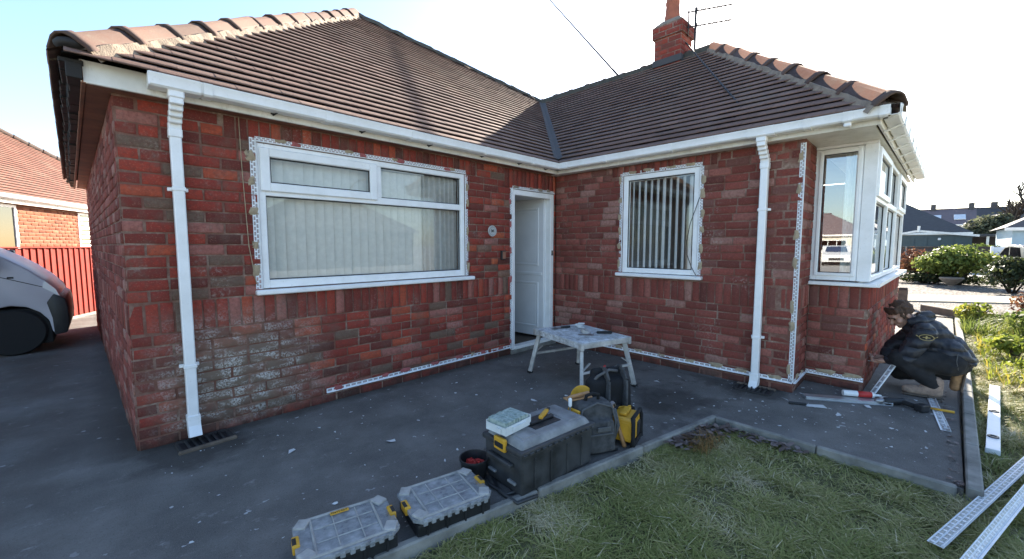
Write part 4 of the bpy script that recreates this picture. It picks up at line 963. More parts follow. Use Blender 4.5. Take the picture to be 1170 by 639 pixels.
# organiser cases
def organiser(label, loc, rz, seed, cells):
    r = random.Random(seed); t = thing('organiser_case', label, 'tool case', loc, rz, 'clear-lidded organiser cases'); Wd, Dp, Hh = .43, .315, .105
    b = MB(); b.box((0, 0, .038), (Wd - .03, Dp - .03, .074), .012, seg=2); b.build('tub', 'black_plastic', t)
    for x in (-.15, -.05, .05, .15):
        for s in (-1, 1): b = MB(); b.box((x, s * (Dp / 2 - .012), .04), (.01, .012, .06), .002); b.build('rib', 'black_plastic', t)
    b = MB(); b.prism([(-Wd / 2 + .035, -Dp / 2), (Wd / 2 - .035, -Dp / 2), (Wd / 2, -Dp / 2 + .035), (Wd / 2, Dp / 2 - .035), (Wd / 2 - .035, Dp / 2), (-Wd / 2 + .035, Dp / 2), (-Wd / 2, Dp / 2 - .035), (-Wd / 2, -Dp / 2 + .035)], .083, .103, None, .004); lid = b.build('lid', 'clear_lid', t)
    b = MB(); z = .1055
    for a, c, u, v in ((-Wd / 2 + .05, Wd / 2 - .05, -Dp / 2 + .02, 0), (-Wd / 2 + .05, Wd / 2 - .05, Dp / 2 - .02, 0)): b.box(((a + c) / 2, u, z), (c - a, .014, .010), .003)
    for x in (-Wd / 2 + .075, Wd / 2 - .075): b.box((x, 0, z), (.010, Dp - .05, .008), .003)
    for x in cells[0]: b.box((x, 0, z - .001), (.005, Dp - .07, .006), .002)
    for y in cells[1]: b.box((0, y, z - .0005), (Wd - .17, .005, .0065), .002)
    b.build('lid_ribs', 'lid_frost', lid)
    for sx in (-1, 1):
        for sy in (-1, 1): b = MB(); b.box((sx * (Wd / 2 - .04), sy * (Dp / 2 - .045), .106), (.055, .065, .016), .006, sx * sy * .5, seg=2); b.build('lid_corner', 'lid_frost', lid)
    for i in range(9):
        for s in (-1, 1): b = MB(); b.box((-.165 + i * .041, s * (Dp / 2 - .001), .085), (.022, .012, .026), .003); b.build('lid_tooth', 'clear_lid', lid)
    for s in (-1, 1):
        b = MB(); b.box((s * (Wd / 2 - .006), 0, .092), (.03, .075, .04), .006, seg=2); lt = b.build('latch', 'yellow_plastic', t); b = MB(); b.box((s * (Wd / 2 + .0), 0, .1105), (.018, .05, .005), .002); b.build('latch_slot', 'black_plastic', lt)
    xs = [-Wd / 2 + .075] + list(cells[0]) + [Wd / 2 - .075]; ys = [-Dp / 2 + .025] + list(cells[1]) + [Dp / 2 - .025]
    for x0, x1 in zip(xs, xs[1:]):
        for y0, y1 in zip(ys, ys[1:]):
            mt = r.choice(['debris_white', 'alloy_painted', 'card_white', 'stone_pale', 'alloy_painted', 'slate_purple', 'adhesive_pink' if r.random() < .35 else 'card_white']); b = MB(); b.box(((x0 + x1) / 2, (y0 + y1) / 2, .076), (x1 - x0 - .012, y1 - y0 - .012, .010 + r.uniform(0, .004)), .004, r.uniform(-.04, .04)); b.build('bin', mt, t)
    return t
c1 = organiser('clear-lidded organiser case nearest the camera, with a yellow name badge', (-3.865, -1.895, 0), R(-13), 3, ((-.045, .06), (-.055, .045)))
c2 = organiser('clear-lidded organiser case beside the small black bucket', (-3.385, -2.00, 0), R(-12), 5, ((-.06, .055), (-.05, .05)))
b = MB(); b.box((-.01, .115, .1125), (.085, .022, .004), .001); lb = b.build('name_badge', 'yellow_plastic', c1); text_mesh('lettering', 'DeWALT', .019, 'text_black', lb, Matrix.Translation((-.01, .115, .1148)), .0004)

# bucket
t = thing('bucket', 'small black bucket holding red plastic plugs', 'bucket', (-3.06, -1.855, 0))
b = MB(); b.lathe([(.001, .0), (.072, 0), (.086, .11), (.092, .112), (.092, .122), (.084, .122), (.068, .008), (.001, .008)], 26); b.build('pail', 'black_plastic', t, True, 40)
b = MB(); b.tube([(.09, 0, .145), (.10, .03, .10), (.105, .06, .05), (.10, .075, .02)], .003, 5); b.build('handle', 'steel', t)
b = MB()
for i in range(130): a = random.uniform(0, 6.28); q = .058 * math.sqrt(random.random()); b.box((q * math.cos(a), q * math.sin(a), .070 + random.uniform(-.006, .016)), (.026, .008, .008), .002, random.uniform(0, 3), None)
b.build('plugs', 'red_plastic', t)['kind'] = 'stuff'

# bags
def soft(name, mat, parent, mb, voxel=.012, disp=.008, ds=.08, smooth=4):
    o = mb.build(name, mat, parent, True); m = o.modifiers.new('r', 'REMESH'); m.mode = 'VOXEL'; m.voxel_size = voxel; m.use_smooth_shade = True
    if smooth: s = o.modifiers.new('s', 'SMOOTH'); s.iterations = smooth; s.factor = .5
    if disp:
        tx = bpy.data.textures.new(name, 'CLOUDS'); tx.noise_scale = ds; d = o.modifiers.new('d', 'DISPLACE'); d.texture = tx; d.strength = disp; d.mid_level = .5; d.texture_coords = 'LOCAL'
    return o
BP = thing('backpack', 'dusty grey tool backpack standing in front of the black tool bag', 'backpack', (-2.255, -2.155, 0), R(-28))
b = MB(); b.box((0, 0, .19), (.30, .19, .38), .05, seg=3, taper=(.86, .85)); b.box((0, -.10, .14), (.25, .07, .25), .03, seg=3, taper=(.9, .8)); soft('body', 'fabric_grey', BP, b)
b = MB(); b.tube([(-.13, -.085, .04), (-.135, -.09, .24), (-.11, -.085, .345), (0, -.08, .385), (.11, -.085, .345), (.135, -.09, .24), (.13, -.085, .04)], .007, 6); b.build('zip_seam', 'strap_grey', BP, True)
b = MB(); b.box((0, -.142, .17), (.18, .012, .012), .004); b.box((.02, -.145, .21), (.10, .01, .035), .004); b.box((.05, -.143, .24), (.012, .012, .06), .004); b.build('front_strap', 'strap_grey', BP)
b = MB(); b.tube([(-.05, 0, .37), (-.045, -.01, .42), (.0, -.012, .435), (.045, -.01, .42), (.05, 0, .37)], .012, 8); b.build('handle', 'fabric_black', BP, True)
b = MB(); b.box((0, -.005, .025), (.31, .21, .05), .02, seg=2); b.build('base', 'black_plastic', BP)
b = MB(); b.tube([(.155, -.04, .06), (.175, -.06, .18), (.15, -.05, .31)], .013, 6); b.build('side_strap', 'strap_grey', BP, True)
BP.scale = (1, 1, .9)
TBG = thing('tool_bag', 'tall open black tool bag with yellow trim behind the backpack', 'tool bag', (-1.90, -2.06, 0), R(-30))
b = MB(); b.box((0, 0, .20), (.36, .22, .40), .05, seg=3, taper=(.95, .6)); b.box((.02, .05, .38), (.28, .07, .16), .03, seg=2); b.box((-.05, -.09, .15), (.16, .07, .22), .03, seg=2); soft('body', 'fabric_black', TBG, b)
for x in (-.045, .10):
    b = MB(); 
    for p_, q_ in (((x - .02, -.115, .10), (x - .01, -.112, .26)), ((x - .01, -.112, .25), (x + .01, -.075, .39)), ((x + .01, -.077, .385), (x + .02, .0, .452)), ((x + .02, -.002, .451), (x + .02, .07, .44))): b.bar(p_, q_, .062, .016, .005, up=(1, 0, 0))
    b.build('shoulder_strap', 'fabric_grey', TBG)
b = MB(); b.box((.05, -.125, .205), (.16, .012, .012), .003); b.build('trim', 'yellow_plastic', TBG)
b = MB(); b.tube([(-.15, .0, .34), (-.10, -.03, .42), (.0, -.02, .46), (.08, .0, .44)], .011, 8); b.build('carry_handle', 'strap_grey', TBG, True)
b = MB(); b.box((.16, -.03, .10), (.06, .14, .16), .02, seg=2); b.build('side_pocket', 'fabric_black', TBG)
t = thing('pliers', 'red-handled pliers poking out of the black tool bag', 'pliers', tuple(TBG.location + Vector((.0, .03, .38))), .4)
for s in (-1, 1): b = MB(); b.tube([(0, 0, -.02), (s * .014, 0, .04), (s * .020, 0, .10)], .007, 6); b.build('handle', 'red_plastic', t, True)
b = MB(); b.box((0, 0, -.04), (.02, .012, .06), .003); b.build('jaw', 'steel', t)
t = thing('spare_disc', 'yellow cutting disc tucked in the left side of the black tool bag', 'disc', tuple(TBG.location + Vector((-.215, .085, .275))), R(0))
dmx = Matrix.Rotation(R(-40), 4, 'Z') @ Matrix.Rotation(R(82), 4, 'X'); b = MB(); b.lathe([(.016, -.004), (.085, -.004), (.088, 0), (.085, .004), (.016, .004), (.016, -.004)], 28, dmx); b.build('disc', 'yellow_plastic', t); b = MB(); b.lathe([(.014, -.006), (.032, -.006), (.032, .006), (.014, .006), (.014, -.006)], 20, dmx); b.build('hub', 'iron', t)
t = thing('wooden_float', 'orange wooden float handle resting on top of the backpack', 'float', tuple(BP.location + Vector((-.03, .06, .345))), R(-20))
b = MB(); b.cap((-.10, 0, .02), (.05, 0, .03), .014, .013); b.build('handle', 'wood_handle', t, True); b = MB(); b.box((-.02, .02, .0), (.2, .07, .012), .003); b.build('board', 'wood_handle', t)
t = thing('screwdriver', 'screwdriver with pale handle standing at the left of the backpack', 'screwdriver', tuple(BP.location + Vector((-.165, .06, .0))), 0)
b = MB(); b.cap((0, 0, .33), (0, 0, .37), .012, .013); b.build('handle', 'white_plastic', t, True); b = MB(); b.tube([(0, 0, .33), (0, 0, 0)], .006, 6); b.build('shaft', 'steel', t)
HM = thing('claw_hammer', 'wooden-handled claw hammer leaning on the right side of the backpack', 'hammer', (-2.085, -2.30, .0), 0)
hb, ht = Vector((.0, -.02, .0)), Vector((-.025, .075, .285)); b = MB(); b.tube([hb, hb.lerp(ht, .3), hb.lerp(ht, .7), ht], [.016, .014, .010, .012], 8); b.build('handle', 'wood_handle', HM, True)
b = MB(); b.bar(ht + Vector((-.055, -.02, .0)), ht + Vector((.03, .01, .005)), .026, .026, .006); b.bar(ht + Vector((.03, .01, .005)), ht + Vector((.065, .02, -.03)), .03, .012, .003); b.lathe([(.001, -.012), (.017, -.012), (.017, .012), (.001, .012)], 12, Matrix.Translation(ht + Vector((-.062, -.022, 0))) @ Matrix.Rotation(R(90), 4, 'Y')); b.build('head', 'steel', HM)

# site radio
RD = thing('site_radio', 'yellow and black jobsite radio at the lawn edging', 'radio', (-1.985, -2.265, 0), R(14))
b = MB(); b.box((0, 0, .115), (.20, .16, .17), .018, seg=2); b.build('body', 'yellow_plastic', RD)
b = MB(); b.box((0, -.082, .115), (.11, .014, .12), .01, seg=2); fp = b.build('front_panel', 'yellow_plastic', RD)
b = MB(); b.box((.015, -.091, .11), (.075, .008, .10), .004); b.build('speaker_grille', 'black_plastic', fp); b = MB(); b.box((.015, -.096, .135), (.05, .004, .03), .002); b.build('display', 'gasket', fp)
for sx in (-1, 1):
    for sy in (-1, 1): b = MB(); b.tube([(sx * .105, sy * .082, .012), (sx * .110, sy * .086, .06), (sx * .110, sy * .086, .17), (sx * .095, sy * .078, .215)], [.02, .014, .014, .017], 8); b.build('roll_bar', 'rubber', RD, True)
for sy in (-1, 1): b = MB(); b.tube([(-.1, sy * .08, .212), (.1, sy * .08, .212)], .014, 8); b.build('roll_bar', 'rubber', RD, True); b = MB(); b.tube([(-.105, sy * .084, .02), (.105, sy * .084, .02)], .016, 8); b.build('roll_bar', 'rubber', RD, True)
b = MB(); b.box((0, 0, .215), (.14, .05, .022), .008, seg=2); b.build('carry_handle', 'yellow_plastic', RD)
for s in (-1, 1): b = MB(); b.box((s * .101, 0, .115), (.006, .10, .11), .003); b.build('side_grille', 'yellow_plastic', RD)

# ---- tools round the bay
def strip(label, a, b_, wd, z, wing2=0, roll=0, rows=2, group='loose bead strips', lift=0):
    a = Vector((a[0], a[1], z)); c = Vector((b_[0], b_[1], z + lift)); d = (c - a).normalized(); y = ZV.cross(d).normalized(); zz = d.cross(y); m = Matrix((d, y, zz)).transposed().to_4x4(); m.translation = a; m = m @ Matrix.Rotation(R(roll), 4, 'X')
    return bead(label, m, (c - a).length, wd, .010, rows=rows, wing2=wing2, ang=80, name='bead_strip', thick=.0012, group=group)
strip('white perforated bead strip on the lawn, its near end nearest the path corner', (-1.90, -3.865), (.62, -4.62), .056, -.005, lift=.03, rows=2)
strip('white angled bead strip lying lowest in the right corner of the lawn', (-2.25, -3.885), (.30, -4.585), .045, .008, wing2=.045, roll=40, lift=.03)
strip('short bead offcut on the tarmac by the edging stones', (-.15, -3.945), (.78, -3.87), .055, .006, rows=1)
st = strip('long bead leaning up through the hands of the crouching person', (.50, -3.475), (1.02, -3.78), .045, .012, rows=1, lift=.62)
def ibeam(name, label, cat, a, b_, wd, h, mat, z=0, vials=True, ends=None):
    a, c = Vector((*a, z)), Vector((*b_, z)); L = (c - a).length; t = thing(name, label, cat, tuple((a + c) / 2), math.atan2((c - a).y, (c - a).x))
    b = MB(); b.box((0, 0, h / 2), (L, wd * .55, h - .008), .003); b.box((0, 0, .004), (L, wd, .008), .002); b.box((0, 0, h - .004), (L, wd, .0078), .002); b.build('beam', mat, t)
    for s in (-1, 1): b = MB(); b.box((s * L / 2, 0, h / 2), (.012, wd * 1.04, h * 1.04), .003); b.build('end_cap', ends or 'black_plastic', t)
    if vials:
        for x in (-.36 * L, 0): b = MB(); b.lathe([(.018, -.004), (.03, -.004), (.03, .006), (.018, .006), (.018, -.004)], 18, Matrix.Translation((x, 0, h + .002))); b.build('vial_ring', 'black_plastic', t)
    return t
ibeam('straight_edge', 'aluminium straight edge on the tarmac under the bay', 'straight edge', (-.07, -3.02), (.26, -3.585), .085, .03, 'alloy', vials=False, ends='alloy')
t = thing('sealant_gun', 'red and white cartridge lying across the aluminium straight edge', 'cartridge', (.21, -3.385, .031), R(-62))
b = MB(); b.lathe([(.001, -.13), (.026, -.13), (.026, .10), (.012, .115), (.008, .16), (.001, .16)], 16, Matrix.Translation((0, 0, .028)) @ Matrix.Rotation(R(90), 4, 'Y')); b.build('tube', 'white_plastic', t, True, 40); b = MB(); b.lathe([(.0268, -.02), (.0268, .085)], 16, Matrix.Translation((0, 0, .028)) @ Matrix.Rotation(R(90), 4, 'Y')); b.build('wrapper', 'red_plastic', t, True)
ibeam('box_level', 'long white box level lying in the sunlit grass beside the edging', 'level', (-.36, -4.135), (1.62, -4.30), .068, .035, 'white_plastic', z=-.02, ends='white_plastic')
t = thing('cordless_drill', 'black cordless drill lying on the tarmac before the crouching person', 'drill', (.30, -3.64, .0), R(-50))
b = MB(); b.cap((-.10, 0, .036), (.03, 0, .036), .034, .03); b.build('motor', 'black_plastic', t, True); b = MB(); b.lathe([(.026, 0), (.028, .02), (.02, .055), (.008, .065)], 16, Matrix.Translation((-.13, 0, .036)) @ Matrix.Rotation(R(-90), 4, 'Y')); b.build('chuck', 'steel', t, True)
b = MB(); b.cap((.02, -.01, .034), (.06, -.10, .03), .022, .02); b.build('grip', 'rubber', t, True); b = MB(); b.box((.075, -.14, .034), (.085, .065, .062), .01, .3, seg=2); bt = b.build('battery', 'black_plastic', t); b = MB(); b.box((.05, -.148, .040), (.006, .04, .03), .002, .3); b.build('battery_badge', 'white_plastic', bt)
t = thing('paint_tub_lid', 'round pale lid on the tarmac beside the drill', 'lid', (.42, -3.56, .0))
b = MB(); b.lathe([(.001, .0), (.05, 0), (.052, .008), (.047, .010), (.001, .007)], 20); b.build('disc', 'card_white', t, True, 40); b = MB(); b.lathe([(.034, .0078), (.038, .0095), (.042, .0078)], 20); b.build('rim', 'card_white', t)
t = thing('small_hammer', 'small hammer with a yellow handle across the bead offcut', 'hammer', (.33, -3.86, .0), R(-88))
b = MB(); b.tube([(-.02, 0, .022), (.12, 0, .024)], [.009, .012], 8); b.build('handle', 'yellow_plastic', t, True); b = MB(); b.box((-.04, 0, .022), (.03, .09, .026), .006); b.build('head', 'steel', t); b = MB(); b.tube([(-.04, -.045, .02), (-.06, -.07, .014)], [.012, .004], 6); b.build('claw', 'steel', t)
t = thing('jointing_knife', 'pale wide-bladed knife with black handle on the tarmac below the straight edge', 'knife', (-.28, -3.07, 0), R(-60))
b = MB(); b.prism([(-.01, -.03), (.14, -.04), (.14, .04), (-.01, .02)], .004, .006); b.build('blade', 'debris_white', t); b = MB(); b.cap((-.13, 0, .014), (-.01, 0, .012), .012, .011); b.build('handle', 'black_plastic', t, True)
# scraps of render and paper on the tarmac
V = []; F = []
def scrap(x, y, s):
    n = len(V); a = random.uniform(0, 6.28); k = random.uniform(.25, .7); c, s_ = math.cos(a) * s, math.sin(a) * s; z = .003
    pts = [(-1, -k * .6), (.2, -k), (1, -.1), (.4, k), (-.6, k * .8)]
    for (p, q) in pts: V.append([x + p * c - q * s_, y + p * s_ + q * c, z + random.uniform(0, .012) * (s / .03)])
    F.append(tuple(range(n, n + 5)))
for i in range(420):
    x, y = random.uniform(-4.4, -.05), random.uniform(-2.5, -.1)
    if random.random() < .45: x, y = random.uniform(-1.05, .6), random.uniform(-3.85, -2.4)
    if y < kerb_y(x) + .08 and x < KX1: continue
    scrap(x, y, random.choice([.004, .005, .006, .008, .01, .013, .018]))
for x, y in ((-3.75, -.75), (-.62, -1.85), (-.30, -1.95), (.05, -3.45), (-.35, -3.3), (-3.2, -1.1), (-1.9, -1.3), (-.25, -2.9)): scrap(x, y, .035)
o = np_mesh('paper_scraps', V, F, 'debris_white'); o['kind'] = 'stuff'
# ================================================================ PERSON
PB = Vector((.90, -3.80, 0))
def V3(x, y, z): return Vector((x, y, z)) - PB
HEAD = V3(.86, -3.60, .735); HF = Vector((-.50, .62, -.62)).normalized(); HX = HF.cross(ZV).normalized(); HU = HX.cross(HF)
HM4 = Matrix((HX, HF, HU)).transposed().to_4x4(); HM4.translation = HEAD
def h(x, y, z): return HM4 @ Vector((x, y, z))
ShL, ShR = V3(.735, -3.765, .605), V3(1.09, -3.74, .60); ElL, ElR = V3(.70, -3.665, .365), V3(1.10, -3.56, .37); WrL, WrR = V3(.745, -3.535, .295), V3(.985, -3.50, .275)
HiL, HiR = V3(.82, -3.95, .33), V3(1.04, -3.96, .33); KnL, KnR = V3(.71, -3.62, .34), V3(1.08, -3.62, .13); AnL, AnR = V3(.765, -3.865, .12), V3(1.03, -3.985, .20)
NECK = V3(.905, -3.70, .66); CHEST = V3(.915, -3.79, .565); BELLY = V3(.925, -3.90, .42)
b = MB()
b.ball((0, -.012, .028), (.076, .094, .090), 3, HM4); b.ball((0, .030, -.045), (.056, .062, .062), 2, HM4); b.ball((0, .066, -.088), (.026, .022, .022), 2, HM4)
b.cap(h(0, .088, .012), h(0, .113, -.024), .010, .015); b.cap(h(-.032, .080, .030), h(.032, .080, .030), .014); b.cap(h(-.022, .086, -.057), h(.022, .086, -.057), .009)
for s in (-1, 1): b.ball((s * .078, -.008, -.004), (.011, .022, .034), 2, HM4); b.ball((s * .040, .062, -.02), (.028, .028, .026), 2, HM4)
b.cap(h(0, -.02, -.05), NECK, .056, .062); b.cap(NECK, CHEST, .075, .12); b.cap(CHEST, BELLY, .12, .125); b.cap(BELLY, V3(.93, -3.95, .35), .125, .13); b.cap(ShL, ShR, .06, .06)
for a, c, d in ((ShL, ElL, WrL), (ShR, ElR, WrR)): b.cap(a, c, .055, .042); b.cap(c, d, .042, .030)
for a, c, d in ((HiL, KnL, AnL), (HiR, KnR, AnR)): b.cap(a, c, .08, .058); b.cap(c, d, .052, .038)
def hand(wr, pc, grip, side):
    """palm from the wrist, four curled fingers round the grip axis and a thumb from the palm's side"""
    d = (pc - wr).normalized(); ax = grip.normalized(); n = d.cross(ax).normalized() * side
    b.cap(wr, pc - d * .01 + ax * .018, .027, .020); b.cap(wr, pc - d * .01 - ax * .018, .027, .020)
    for i, (o, L) in enumerate(((-.030, .030), (-.010, .036), (.010, .035), (.030, .028))):
        k0 = pc + ax * o + d * .012; k1 = k0 + d * L * .9 - n * .006; k2 = k1 + d * .012 - n * .024; k3 = k2 - d * .012 - n * .016
        b.cap(k0, k1, .0098, .0092, 1); b.cap(k1, k2, .0092, .0085, 1); b.cap(k2, k3, .0085, .0075, 1)
    t0 = wr + d * .03 - ax * .026; t1 = t0 + d * .03 - ax * .016 - n * .018; t2 = t1 + d * .028 + ax * .008 - n * .012
    b.cap(t0, t1, .013, .011, 1); b.cap(t1, t2, .011, .009, 1)
hand(WrL, V3(.75, -3.47, .275), Vector((1, .1, .15)), 1); hand(WrR, V3(.945, -3.445, .265), Vector((-1, .3, .2)), -1)
per = soft('person', 'skin', None, b, .0065, 0, .1, 2); per.location = PB
tag(per, 'crouching person in dark puffer jacket fixing a bead at the bay corner', 'person')
for s in (-1, 1): b = MB(); b.ball((s * .031, .088, .010), (.011, .008, .006), 2, HM4); b.build('eye', 'eye_dark', per, True); b = MB(); b.cap(h(s * .016, .096, .031), h(s * .046, .086, .030), .0055, .004, 1); b.build('eyebrow', 'hair', per, True)
b = MB(); b.cap(h(-.018, .0955, -.057), h(.018, .0955, -.057), .0045, .0045, 1); b.build('mouth', 'lip', per, True)
b = MB(); b.ball((0, -.034, .046), (.083, .088, .084), 3, HM4)
r = random.Random(4)
for i in range(60):
    a = r.choice((-1, 1)) * r.uniform(.9, 3.1); z = r.uniform(.0, .12); q = math.sqrt(max(0, 1 - ((z - .04) / .10) ** 2)); p = h(math.sin(a) * .082 * q, -.02 + math.cos(a) * .098 * q, z); e = p + (HF * r.uniform(.0, .022) - HU * r.uniform(.010, .03)) * (1 if math.cos(a) > .2 else .7); b.cap(p, e, .014, .006, 1)
for i in range(13): x = (i / 12 - .5) * .14; b.cap(h(x * .9, .045, .100), h(x, .084 - abs(x) * .35, .062 + r.uniform(-.008, .008)), .016, .007, 1)
soft('hair', 'hair', per, b, .007, .006, .02, 1)
# jacket with collar, hood, sleeves and a hem that stands off the back
b = MB(); b.cap(V3(.905, -3.715, .635), CHEST, .11, .155); b.cap(CHEST, BELLY, .155, .15); b.cap(BELLY, V3(.94, -3.95, .40), .15, .13); b.cap(V3(.95, -3.95, .47), V3(.97, -4.10, .36), .11, .03); b.cap(V3(.84, -3.95, .44), V3(.85, -4.09, .35), .10, .03); b.cap(V3(.85, -4.08, .355), V3(.97, -4.10, .36), .035); b.cap(ShL, ShR, .09, .09)
for a, c, d in ((ShL, ElL, WrL), (ShR, ElR, WrR)):
    for t0, t1, r0, r1 in ((0, .34, .094, .086), (.36, .66, .090, .080), (.68, 1, .084, .076)): b.cap(a.lerp(c, t0), a.lerp(c, t1), r0, r1)
    for t0, t1, r0, r1 in ((0, .45, .078, .066), (.48, .86, .068, .050)): b.cap(c.lerp(d, t0), c.lerp(d, t1), r0, r1)
jk = soft('jacket', 'jacket_nylon', per, b, .011, .022, .055, 3)
b = MB(); b.tube([V3(.80, -3.655, .665), V3(.80, -3.73, .70), V3(.90, -3.785, .735), V3(1.0, -3.74, .71), V3(1.01, -3.66, .665)], [.04, .055, .062, .055, .04], 10); soft('hood', 'jacket_nylon', jk, b, .011, .018, .05, 3)
b = MB()
for i in range(25):
    a = 2 * math.pi * i / 24
b.tube([V3(.628 + .0 + .012 * math.cos(2 * a) * 0, -3.785 + .048 * math.cos(a), .575 + .026 * math.sin(a)) for a in [2 * math.pi * i / 24 for i in range(25)]], .0032, 5); b.tube([V3(.628, -3.838, .578), V3(.624, -3.855, .59)], .003, 5); b.tube([V3(.628, -3.732, .578), V3(.626, -3.715, .59)], .003, 5); b.build('badge_ring', 'badge_gold', jk, True)
b = MB(); b.box(V3(.627, -3.785, .575), (.004, .050, .007), .001); b.box(V3(.6275, -3.785, .575), (.004, .012, .03), .001); b.build('badge_centre', 'badge_gold', jk)
b = MB(); b.tube([V3(.72, -3.99, .45), V3(.71, -3.985, .38), V3(.72, -4.0, .30)], .0035, 5); b.build('drawcord', 'strap_grey', jk, True)
# trousers
b = MB()
for a, c, d in ((HiL, KnL, AnL), (HiR, KnR, AnR)): b.cap(a, c, .115, .088); b.cap(c, d, .085, .062)
b.cap(HiL, HiR, .12, .12); b.cap(V3(.92, -3.9, .38), V3(.93, -3.97, .34), .15, .14)
soft('trousers', 'trouser_black', per, b, .012, .018, .05, 3)
def boot(name, heel, toe, an, sole_dir, mat):
    heel, toe, an = V3(*heel), V3(*toe), V3(*an); b = MB(); f = (toe - heel).normalized(); sd = Vector(sole_dir)
    b.cap(heel, heel.lerp(toe, .5), .046, .044); b.cap(heel.lerp(toe, .45), toe - f * .03, .046, .040); b.cap(heel, an, .048, .056); b.cap(heel.lerp(toe, .45), an, .042, .05)
    o = soft(name, mat, per, b, .009, .006, .03, 3); b = MB(); s0, s1 = heel + sd * .042 - f * .035, toe + sd * .042; side = f.cross(sd).normalized()
    b.bar(s0, s0.lerp(s1, .35), .024, .085, .006, tuple(side)); b.bar(s0.lerp(s1, .35), s1, .018, .092, .006, tuple(side)); b.build('sole', 'sole', o)
    b = MB()
    for t in (.35, .45, .55): p = heel.lerp(toe, t) - sd * (.055 - t * .03); b.tube([p - side * .03, p + side * .03], .004, 5)
    b.build('laces', 'strap_grey', o)
boot('boot', (.755, -3.875, .058), (.725, -3.655, .056), (.765, -3.87, .15), (0, 0, -1), 'boot_suede')
boot('boot', (1.0, -4.02, .27), (1.0, -4.0, .05), (1.03, -3.98, .30), (0, -1, 0), 'boot_tan')
t = thing('tin_snips', 'dark cutting snips held at the bead against the bay corner', 'snips', (.79, -3.42, .255), R(100))
for s in (-1, 1): b = MB(); b.tube([(-.10, s * .014, .0), (-.04, s * .018, .006), (0, s * .006, .0)], .008, 6); b.build('handle', 'black_plastic', t, True); b = MB(); b.bar((0, s * .005, 0), (.09, s * .012, .0), .02, .006, .002); b.build('blade', 'steel', t)

# ================================================================ VEHICLES
def car_like(name, label, cat, loc, rz, prof, L, Wd, arches, wheel_r, paint, glass, group=None, win=None, front=None):
    """prof: body outline in (x, z), nose at +x; arches: wheel centres along x"""
    t = thing(name, label, cat, loc, rz, group); mx = Matrix.Rotation(R(90), 4, 'X')
    out = [];
    low = prof[0][1]; base = []
    for cx in sorted(arches):
        ra = wheel_r + .045; base.append((cx - ra, low))
        for k in range(1, 8): an = math.pi - math.pi * k / 8; base.append((cx + ra * math.cos(an), max(low, wheel_r + ra * math.sin(an) * 1.02)))
        base.append((cx + ra, low))
    poly = [(prof[-1][0], low)] + base + list(prof)
    poly = [p for i, p in enumerate(poly) if i == 0 or (abs(p[0] - poly[i - 1][0]) + abs(p[1] - poly[i - 1][1])) > 1e-4]
    b = MB(); b.prism(poly, -Wd / 2, Wd / 2, mx, .03); b.build('body', paint, t, True, 70)
    for cx in arches:
        b = MB(); b.box((cx, 0, wheel_r + .06), (2 * wheel_r + .08, Wd - .12, wheel_r * 1.6), .01); b.build('wheel_arch', 'rubber', t)
        for s in (-1, 1):
            wm = Matrix.Translation((cx, s * (Wd / 2 - .10), wheel_r)) @ Matrix.Rotation(R(90), 4, 'X'); b = MB(); b.lathe([(wheel_r * .62, -.085), (wheel_r * .93, -.085), (wheel_r, -.06), (wheel_r, .06), (wheel_r * .93, .085), (wheel_r * .62, .085)], 28, wm); wh = b.build('wheel', 'rubber', t, True, 40)
            b = MB(); b.lathe([(.001, -.07), (wheel_r * .3, -.075), (wheel_r * .62, -.055), (wheel_r * .62, .055), (wheel_r * .3, .075), (.001, .07)], 20, wm); b.build('rim', 'steel' if paint == 'van_paint' else 'alloy', wh, True, 40)
    for wi, poly in enumerate(win or []):
        for s in (-1, 1): b = MB(); b.prism(poly, s * (Wd / 2 - .004), s * (Wd / 2 + .004), mx); b.build('side_window', glass, t)
    return t
# silver van, its nose towards the house
vp = [(4.02 - .05, .26), (4.02, .40), (4.01, .62), (3.96, .80), (3.87, .95), (3.72, 1.11), (3.55, 1.25), (3.38, 1.36), (3.22, 1.44), (2.72, 1.86), (2.5, 1.96), (2.1, 2.0), (.12, 1.98), (.02, 1.75), (0, .7), (.02, .30)]
VAN = car_like('parked_van', 'silver-grey van parked on the side drive with a black front bumper', 'van', (-4.965 - 4.02, 5.22, 0), 0, vp, 4.02, 1.66, (.75, 3.56), .295, 'van_paint', 'dark_glass', win=[[(2.20, 1.26), (3.20, 1.34), (2.68, 1.80), (2.20, 1.86)]])
mx9 = Matrix.Rotation(R(90), 4, 'X')
b = MB(); b.prism([(3.91, .22), (4.03, .24), (4.055, .38), (4.05, .60), (4.03, .70), (3.93, .78), (3.86, .66), (3.90, .45)], -.835, .835, mx9, .02); b.build('bumper', 'black_plastic', VAN, True, 40)
